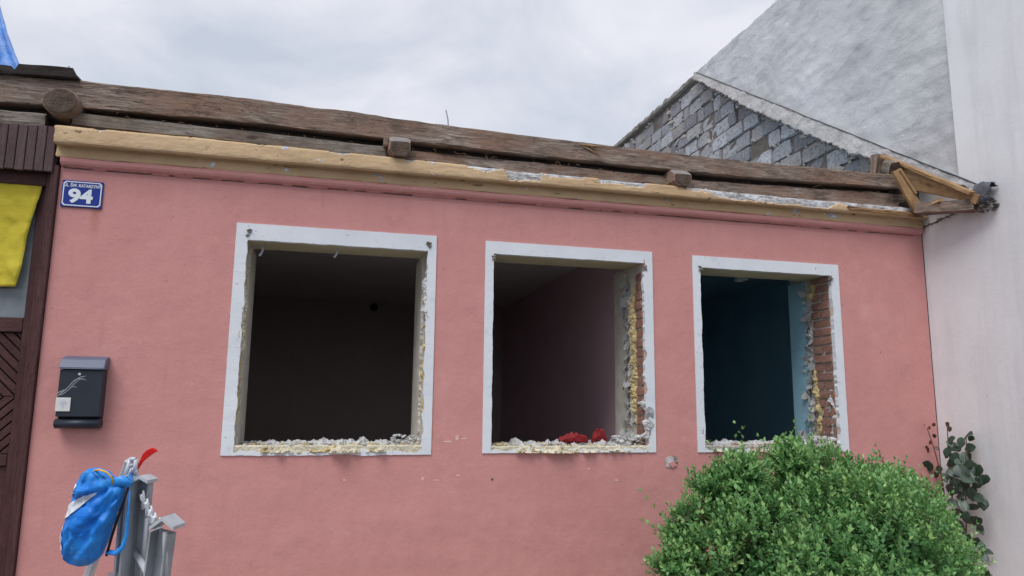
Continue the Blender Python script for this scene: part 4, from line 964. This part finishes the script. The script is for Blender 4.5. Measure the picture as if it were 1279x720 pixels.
bag = empty('drawstring_bag', PD(110, 706, KB), 'blue and white nylon drawstring bag hanging from the folding ladder', 'bag')
b = MB(); b.loft(rows, smooth=True); b.obj('bag_body', 'bag_nylon', bag)
def bag_xy(x, y, lift=.006):
    l, r_ = float(np.interp(y, BY, BL)), float(np.interp(y, BY, BR)); e_ = max(-.98, min(.98, (x-(l+r_)/2)/((r_-l)/2))); co = math.copysign(abs(e_)**1.25, e_); return bag_pt(y, math.acos(co), lift)
def bag_strip(up, lo, name, m='white_print', n=24, k=5):
    b = MB(); rows = []
    for i in range(n+1):
        t = i/n; f = lambda L: (float(np.interp(t, [q/(len(L)-1) for q in range(len(L))], [p[0] for p in L])), float(np.interp(t, [q/(len(L)-1) for q in range(len(L))], [p[1] for p in L])))
        a, c = f(up), f(lo); rows.append([bag_xy(a[0]+(c[0]-a[0])*j/k, a[1]+(c[1]-a[1])*j/k) for j in range(k+1)])
    b.loft(rows, closed=False, smooth=True); return b.obj(name, m, bag)
bag_strip([(128, 612), (112, 616), (98, 623), (88, 631), (83, 637)], [(126, 615), (116, 622), (103, 633), (92, 642), (81, 648)], 'white_stripe')
bag_strip([(82, 656), (80.5, 662), (80, 670), (80.5, 678), (82, 683)], [(84.5, 656), (83.8, 662), (83.4, 670), (83.8, 678), (84.5, 683)], 'printed_letter', n=14, k=2)
bag_strip([(83.5, 654), (85.5, 659), (85.8, 666), (84.5, 673)], [(84.5, 653), (87, 658), (87.3, 666), (86, 674)], 'printed_letter', n=12, k=2)
bag_strip([(98, 660), (110, 662), (125, 661), (141, 660)], [(98, 661.2), (110, 663.2), (125, 662.2), (141, 661.2)], 'seam', 'bag_nylon', k=1)
bag_strip([(96.5, 602), (98, 605), (96, 609)], [(100, 603), (100.5, 605.5), (98.5, 609)], 'printed_emblem', n=8, k=2)
bag_strip([(94, 610), (101, 613)], [(93.5, 612), (100.5, 615)], 'printed_letter', n=6, k=1)
b = MB()
b.tube([PD(134, 690, KB), PD(145, 691, KB-.02), PD(153, 684, KB), PD(158, 668, KB), PD(160, 640, KB), PD(162, 612, KB)], [.010, .012, .011, .009, .006, .004], 10); b.obj('lower_strap', 'bag_nylon', bag)
b = MB(); b.tube([PD(133, 694, KB), PD(139, 672, KB-.03), PD(146, 650, KB-.02), PD(154, 628, KB-.02), PD(161, 606, KB)], .006, 6); b.obj('cord', 'black_rubber', bag)
b = MB(); b.tube([PD(118, 588, KB-.02), PD(124, 587, KB-.04), PD(133, 590, KB-.04), PD(140, 597, KB-.03), PD(142, 607, KB-.02)], .0045, 6); b.obj('yellow_cord', 'yellow_strap', bag)
b = MB(); b.tube([PD(140, 604, KB), PD(152, 601, KB-.01), PD(160, 604, KB-.01), PD(164, 592, k1-.02)], [.02, .024, .018, .006], 10); b.obj('bag_neck', 'bag_nylon', bag)
# red tool
KT = k1+.0; pts = [(168, 592), (173, 583), (177, 576), (181, 570), (187, 565), (193, 562), (196, 563)]; wd = [3.0, 3.2, 4.2, 7.5, 8.2, 7.0, 4.0]
rows = []
for (x_, y_), w_ in zip(pts, wd):
    nrm = (.62, .78); c = (x_, y_); h = w_/2; q = [(-h, -.006), (h, -.006), (h, .006), (-h, .006)]
    rows.append([PD(c[0]+nrm[0]*u_, c[1]+nrm[1]*u_, KT)+CW*v_ for u_, v_ in q])
b = MB(); b.loft(rows); tag(mobj('red_scraper', bevelled(b.mesh('red_scraper', 'red_plastic'), .002)), 'red plastic tool handle sticking up from the top of the ladder', 'tool')
# ================================================================== BOX BUSH
def np_mesh(name, V, Fq, mat, tint=None):
    me = bpy.data.meshes.new(name); nF, kf = Fq.shape; me.vertices.add(len(V)); me.vertices.foreach_set('co', V.astype(np.float32).ravel())
    me.loops.add(nF*kf); me.loops.foreach_set('vertex_index', Fq.astype(np.int32).ravel()); me.polygons.add(nF)
    me.polygons.foreach_set('loop_start', np.arange(0, nF*kf, kf, dtype=np.int32)); me.update(calc_edges=True); me.validate()
    if tint is not None: at = me.attributes.new('tint', 'FLOAT', 'POINT'); at.data.foreach_set('value', tint.astype(np.float32))
    me.materials.append(MATS[mat]); return me
rg = np.random.default_rng(5)
def leaves(pos, axis, nrm, ln, wd, tint):
    """folded pointed leaves: base, two sides, tip, mid -> two quads"""
    n = len(pos); side = np.cross(axis, nrm); side /= np.linalg.norm(side, axis=1)[:, None]+1e-9
    ln = ln[:, None]; wd = wd[:, None]
    v0 = pos; v1 = pos+axis*ln*.45+side*wd+nrm*wd*.35; v2 = pos+axis*ln; v3 = pos+axis*ln*.45-side*wd+nrm*wd*.35; vm = pos+axis*ln*.5
    V = np.stack([v0, v1, v2, v3, vm], 1).reshape(-1, 3); i = np.arange(n)[:, None]*5
    F = np.concatenate([i+np.array([[0, 1, 2, 4]]), i+np.array([[0, 4, 2, 3]])], 0); return V, F, np.repeat(tint, 5)
BYc = -1.15
lobes = []
for (px, py, r_, dy) in ((1006, 620, .19, .05), (1038, 642, .19, -.05), (984, 640, .18, .1), (906, 628, .15, .05), (930, 655, .19, -.1), (882, 660, .15, .0), (856, 690, .12, .05), (1122, 644, .13, .1), (1142, 668, .15, .05), (1088, 668, .17, -.1), (1162, 702, .13, .05),
                         (960, 708, .31, -.22), (1060, 710, .31, -.25), (905, 715, .26, -.1), (1110, 720, .27, -.12), (1010, 735, .42, -.2), (1135, 750, .25, -.15), (885, 750, .27, -.15), (1174, 752, .14, .05), (850, 740, .13, .0),
                         (880, 606, .07, .05), (916, 590, .085, .0), (948, 600, .07, .1), (986, 574, .08, .05), (1008, 568, .085, .0), (1036, 584, .075, .1), (1062, 604, .07, .0), (1104, 612, .075, .05), (1132, 608, .08, .1), (1160, 626, .07, .05), (1176, 660, .08, .0), (838, 636, .06, .0), (842, 662, .08, .05), (1196, 690, .08, .05), (1206, 716, .08, .0), (826, 700, .07, .05)):
    c = P(1016+(px-1016)*.93, py+10, BYc+dy); lobes.append((np.array(c), r_))
lobes += [(np.array((3.25, BYc-.1, .55)), .68), (np.array((2.75, BYc, .40)), .42), (np.array((3.7, BYc, .40)), .42), (np.array((3.3, BYc+.2, .7)), .62)]
C_ = np.array([l[0] for l in lobes]); R_ = np.array([l[1] for l in lobes])
def field(p): return np.min(np.linalg.norm(p[:, None]-C_[None], axis=2)-R_[None], axis=1)
Ps, Ns = [], []
area = R_**2*np.where(R_ < .1, 3.2, 1.); cnt = (area/area.sum()*25000).astype(int)
for (c, r_), n in zip(lobes, cnt):
    d = rg.normal(size=(n, 3)); d /= np.linalg.norm(d, axis=1)[:, None]; dep = rg.random(n)**1.5*min(.20, r_*.9)
    bm_ = np.array([fz(*(q*2.6+c*3), 3) for q in d]); p = c+d*((r_*(1+.22*bm_)-dep)[:, None]); Ps.append(p); Ns.append(d)
Ps, Ns = np.concatenate(Ps), np.concatenate(Ns)
fd = field(Ps); 
# uneven surface: clumps grow out, hollows stay bare
cl = np.array([noise.fractal(Vector(p*5.5), .9, 2., 3) for p in Ps]); cl2 = np.array([nz(*(p*2.2)) for p in Ps])
keep = (fd > -.30) & (fd < .05) & (Ps[:, 2] > .08) & (cl+cl2*.6 > -.20+.4*rg.random(len(Ps))*(fd < -.05)); Ps, Ns, fd, cl = Ps[keep], Ns[keep], fd[keep], cl[keep]
nS = len(Ps); upv = np.array([0, 0, 1.])
ax = Ns*.75+upv*(.55+.4*rg.random((nS, 1)))+rg.normal(size=(nS, 3))*.28; ax /= np.linalg.norm(ax, axis=1)[:, None]
SL = (.07+.075*rg.random(nS))*(1+.7*np.clip(cl, -.4, .8)); spur = rg.random(nS) < .025; SL[spur] *= 2.1
yel = .10*rg.normal(size=nS)+np.where(rg.random(nS) < .025, .5, 0.); NLV = 12; Vs, Fs, Ts = [], [], []; base = 0
for k in range(NLV):
    t = (k//2+.5)/(NLV/2); pos = Ps+ax*(SL*t)[:, None]
    o1 = np.cross(ax, upv+rg.normal(size=(nS, 3))*.2); o1 /= np.linalg.norm(o1, axis=1)[:, None]; o2 = np.cross(ax, o1)
    an = (k//2)*math.pi/2*1.07+(k % 2)*math.pi+rg.normal(size=nS)*.35; rad = o1*np.cos(an)[:, None]+o2*np.sin(an)[:, None]
    la = rad*(.9-.35*t)+ax*(.45+.5*t)+rg.normal(size=(nS, 3))*.12; la /= np.linalg.norm(la, axis=1)[:, None]
    nr = ax-la*np.sum(ax*la, axis=1)[:, None]; nr /= np.linalg.norm(nr, axis=1)[:, None]+1e-9
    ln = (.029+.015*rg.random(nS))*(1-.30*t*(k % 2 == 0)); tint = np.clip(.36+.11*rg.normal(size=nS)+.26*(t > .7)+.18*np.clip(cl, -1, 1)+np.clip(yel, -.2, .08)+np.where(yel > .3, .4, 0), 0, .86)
    V, F, T = leaves(pos, la, nr, ln, ln*.29, tint); Vs.append(V); Fs.append(F+base); Ts.append(T); base += len(V)
# twiglets, and leaves deeper in with shade put into their darker tint
sdv = np.cross(ax, rg.normal(size=(nS, 3))); sdv /= np.linalg.norm(sdv, axis=1)[:, None]; tw = .0016
V = np.stack([Ps-ax*.06-sdv*tw, Ps-ax*.06+sdv*tw, Ps+ax*SL[:, None]+sdv*tw*.5, Ps+ax*SL[:, None]-sdv*tw*.5], 1).reshape(-1, 3)
TWV, TWF = V, np.arange(nS*4).reshape(-1, 4)
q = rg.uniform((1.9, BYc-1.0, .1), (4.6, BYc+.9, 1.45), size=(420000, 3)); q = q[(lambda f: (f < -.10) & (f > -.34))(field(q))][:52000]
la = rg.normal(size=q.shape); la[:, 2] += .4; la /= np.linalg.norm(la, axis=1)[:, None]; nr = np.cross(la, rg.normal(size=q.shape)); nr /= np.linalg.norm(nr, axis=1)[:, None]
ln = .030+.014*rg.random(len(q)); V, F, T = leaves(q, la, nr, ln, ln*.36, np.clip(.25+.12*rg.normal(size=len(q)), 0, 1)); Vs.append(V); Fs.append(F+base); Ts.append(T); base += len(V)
bush = empty('box_bush', (3.3, BYc, .06), 'dense green box bush growing in front of the blue room window', 'bush')
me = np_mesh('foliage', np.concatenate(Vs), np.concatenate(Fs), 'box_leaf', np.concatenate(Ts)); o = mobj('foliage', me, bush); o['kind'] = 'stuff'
o = mobj('twigs', np_mesh('twigs', TWV, TWF, 'bark'), bush); o['kind'] = 'stuff'
b = MB()
for k in range(34):
    L_ = rnd.randrange(len(lobes)); c = Vector(lobes[L_][0]); tip = c+Vector((rnd.uniform(-1, 1), rnd.uniform(-1, 1), rnd.uniform(.0, 1))).normalized()*lobes[L_][1]*.85; bs = Vector((3.3+rnd.uniform(-.25, .25), BYc+rnd.uniform(-.2, .2), .055)); mid = bs.lerp(c, .55)
    if tip.z > .1: b.tube([bs, mid, c, tip], [.016, .012, .008, .003], 6)
b.obj('branches', 'bark', bush)
# ================================================================== DARK-LEAVED CLIMBER IN THE CORNER
rose = empty('corner_climber', (5.02, -.22, .06), 'dark broad-leaved climber growing in the corner by the white wall', 'plant')
def rp(px, py, d=0.): p = PX(px, py, 5.10+d); return p
stems = [[(1196, 760), (1194, 690), (1190, 640), (1188, 590), (1184, 548), (1183, 530)], [(1203, 760), (1204, 700), (1207, 655), (1206, 600), (1207, 545)], [(1192, 700), (1183, 650), (1177, 600), (1168, 565), (1158, 535)], [(1205, 690), (1220, 690), (1228, 702)]]
b = MB()
for k, s_ in enumerate(stems):
    pts = [rp(x_, y_, -.02*k) for x_, y_ in s_]
    if k < 2: pts = [Vector((pts[0].x-.02, pts[0].y, .055))]+pts
    b.tube(pts, [.009-.006*i/len(pts) for i in range(len(pts))], 6)
b.obj('stem', 'red_stem', rose)
leafme = []
for k in range(4):
    b = MB(); n = 8; rows = []
    for i in range(n+1):
        t = i/n; hw = .46*math.sin(math.pi*min(1, (t*.95+.03)**.85))**.8*(.9+.16*nz(k*3.3, t*5)); x_ = t; sagz = -.30*t*t
        rows.append([(x_, -hw, sagz+.10*hw), (x_, -hw*.5, sagz+.05), (x_, 0, sagz-.06), (x_, hw*.5, sagz+.05), (x_, hw, sagz+.20*hw*math.sin(k+5*t))])
    b.loft(rows, closed=False, smooth=True); me = b.mesh('leaf', 'rose_leaf'); at = me.attributes.new('tint', 'FLOAT', 'POINT'); at.data.foreach_set('value', [(.15, .45, .75, .3)[k]]*len(me.vertices)); leafme.append(me)
redme = leafme[0].copy(); redme.name = 'leaf'; redme.attributes['tint'].data.foreach_set('value', [1.]*len(redme.vertices))
def rleaf(px, py, size_px, d=0., me=None, ang=None):
    p = rp(px, py, d); k = (p-CC).dot(CW)/F_PX; s_ = size_px*k; a = rnd.uniform(0, 6.3) if ang is None else ang
    x_ = Vector((rnd.uniform(-.5, .1), math.cos(a)*.9, -abs(math.sin(a))*.8-.1)).normalized(); z_ = (Vector((-.75, -.75, .35))+Vector((rnd.uniform(-.4, .4), rnd.uniform(-.4, .4), rnd.uniform(-.3, .4)))).normalized(); z_ = (z_-x_*z_.dot(x_)).normalized(); y_ = z_.cross(x_); p = p-x_*s_*.5
    M = Matrix(((x_.x, y_.x, z_.x, p.x), (x_.y, y_.y, z_.y, p.y), (x_.z, y_.z, z_.z, p.z), (0, 0, 0, 1))) @ Matrix.Diagonal(Vector((s_, s_*rnd.uniform(.8, .98), s_, 1)))
    mobj('leaf', me or rnd.choice(leafme), rose, M)
for (x_, y_, s_) in ((1207, 544, 17), (1208, 560, 16), (1200, 553, 12), (1186, 549, 13), (1190, 558, 14), (1183, 565, 12), (1193, 573, 15), (1186, 580, 14), (1205, 572, 15), (1209, 580, 13), (1199, 588, 17), (1212, 588, 15), (1207, 596, 17), (1221, 588, 14), (1226, 601, 15),
                     (1219, 604, 14), (1190, 590, 14), (1158, 583, 14), (1170, 588, 15), (1180, 596, 12), (1194, 602, 17), (1204, 607, 16), (1186, 612, 15), (1199, 618, 17), (1213, 618, 15), (1222, 622, 14), (1229, 629, 14), (1190, 628, 14), (1204, 630, 16),
                     (1214, 634, 12), (1195, 641, 14), (1206, 646, 13), (1191, 652, 12), (1199, 657, 12), (1211, 650, 11), (1220, 652, 13), (1223, 661, 11), (1200, 668, 13), (1207, 673, 12), (1192, 676, 12), (1219, 679, 12), (1226, 683, 12), (1228, 695, 13), (1213, 690, 12), (1200, 690, 14), (1222, 715, 14), (1232, 718, 12), (1208, 706, 12)):
    rleaf(x_, y_, s_*1.12, rnd.uniform(-.09, .05)); rleaf(x_+rnd.uniform(-7, 7), y_+rnd.uniform(-6, 6), s_*rnd.uniform(.6, .95), rnd.uniform(-.06, .08))
for (x_, y_, s_) in ((1160, 535, 7), (1153, 546, 9), (1166, 531, 6), (1167, 545, 6), (1157, 562, 10), (1170, 560, 7), (1183, 531, 8), (1186, 536, 7), (1153, 529, 5), (1162, 553, 6)):
    rleaf(x_, y_, s_, .0, redme, None)
sc.render.engine = 'CYCLES'; sc.cycles.max_bounces = 12; sc.cycles.diffuse_bounces = 8
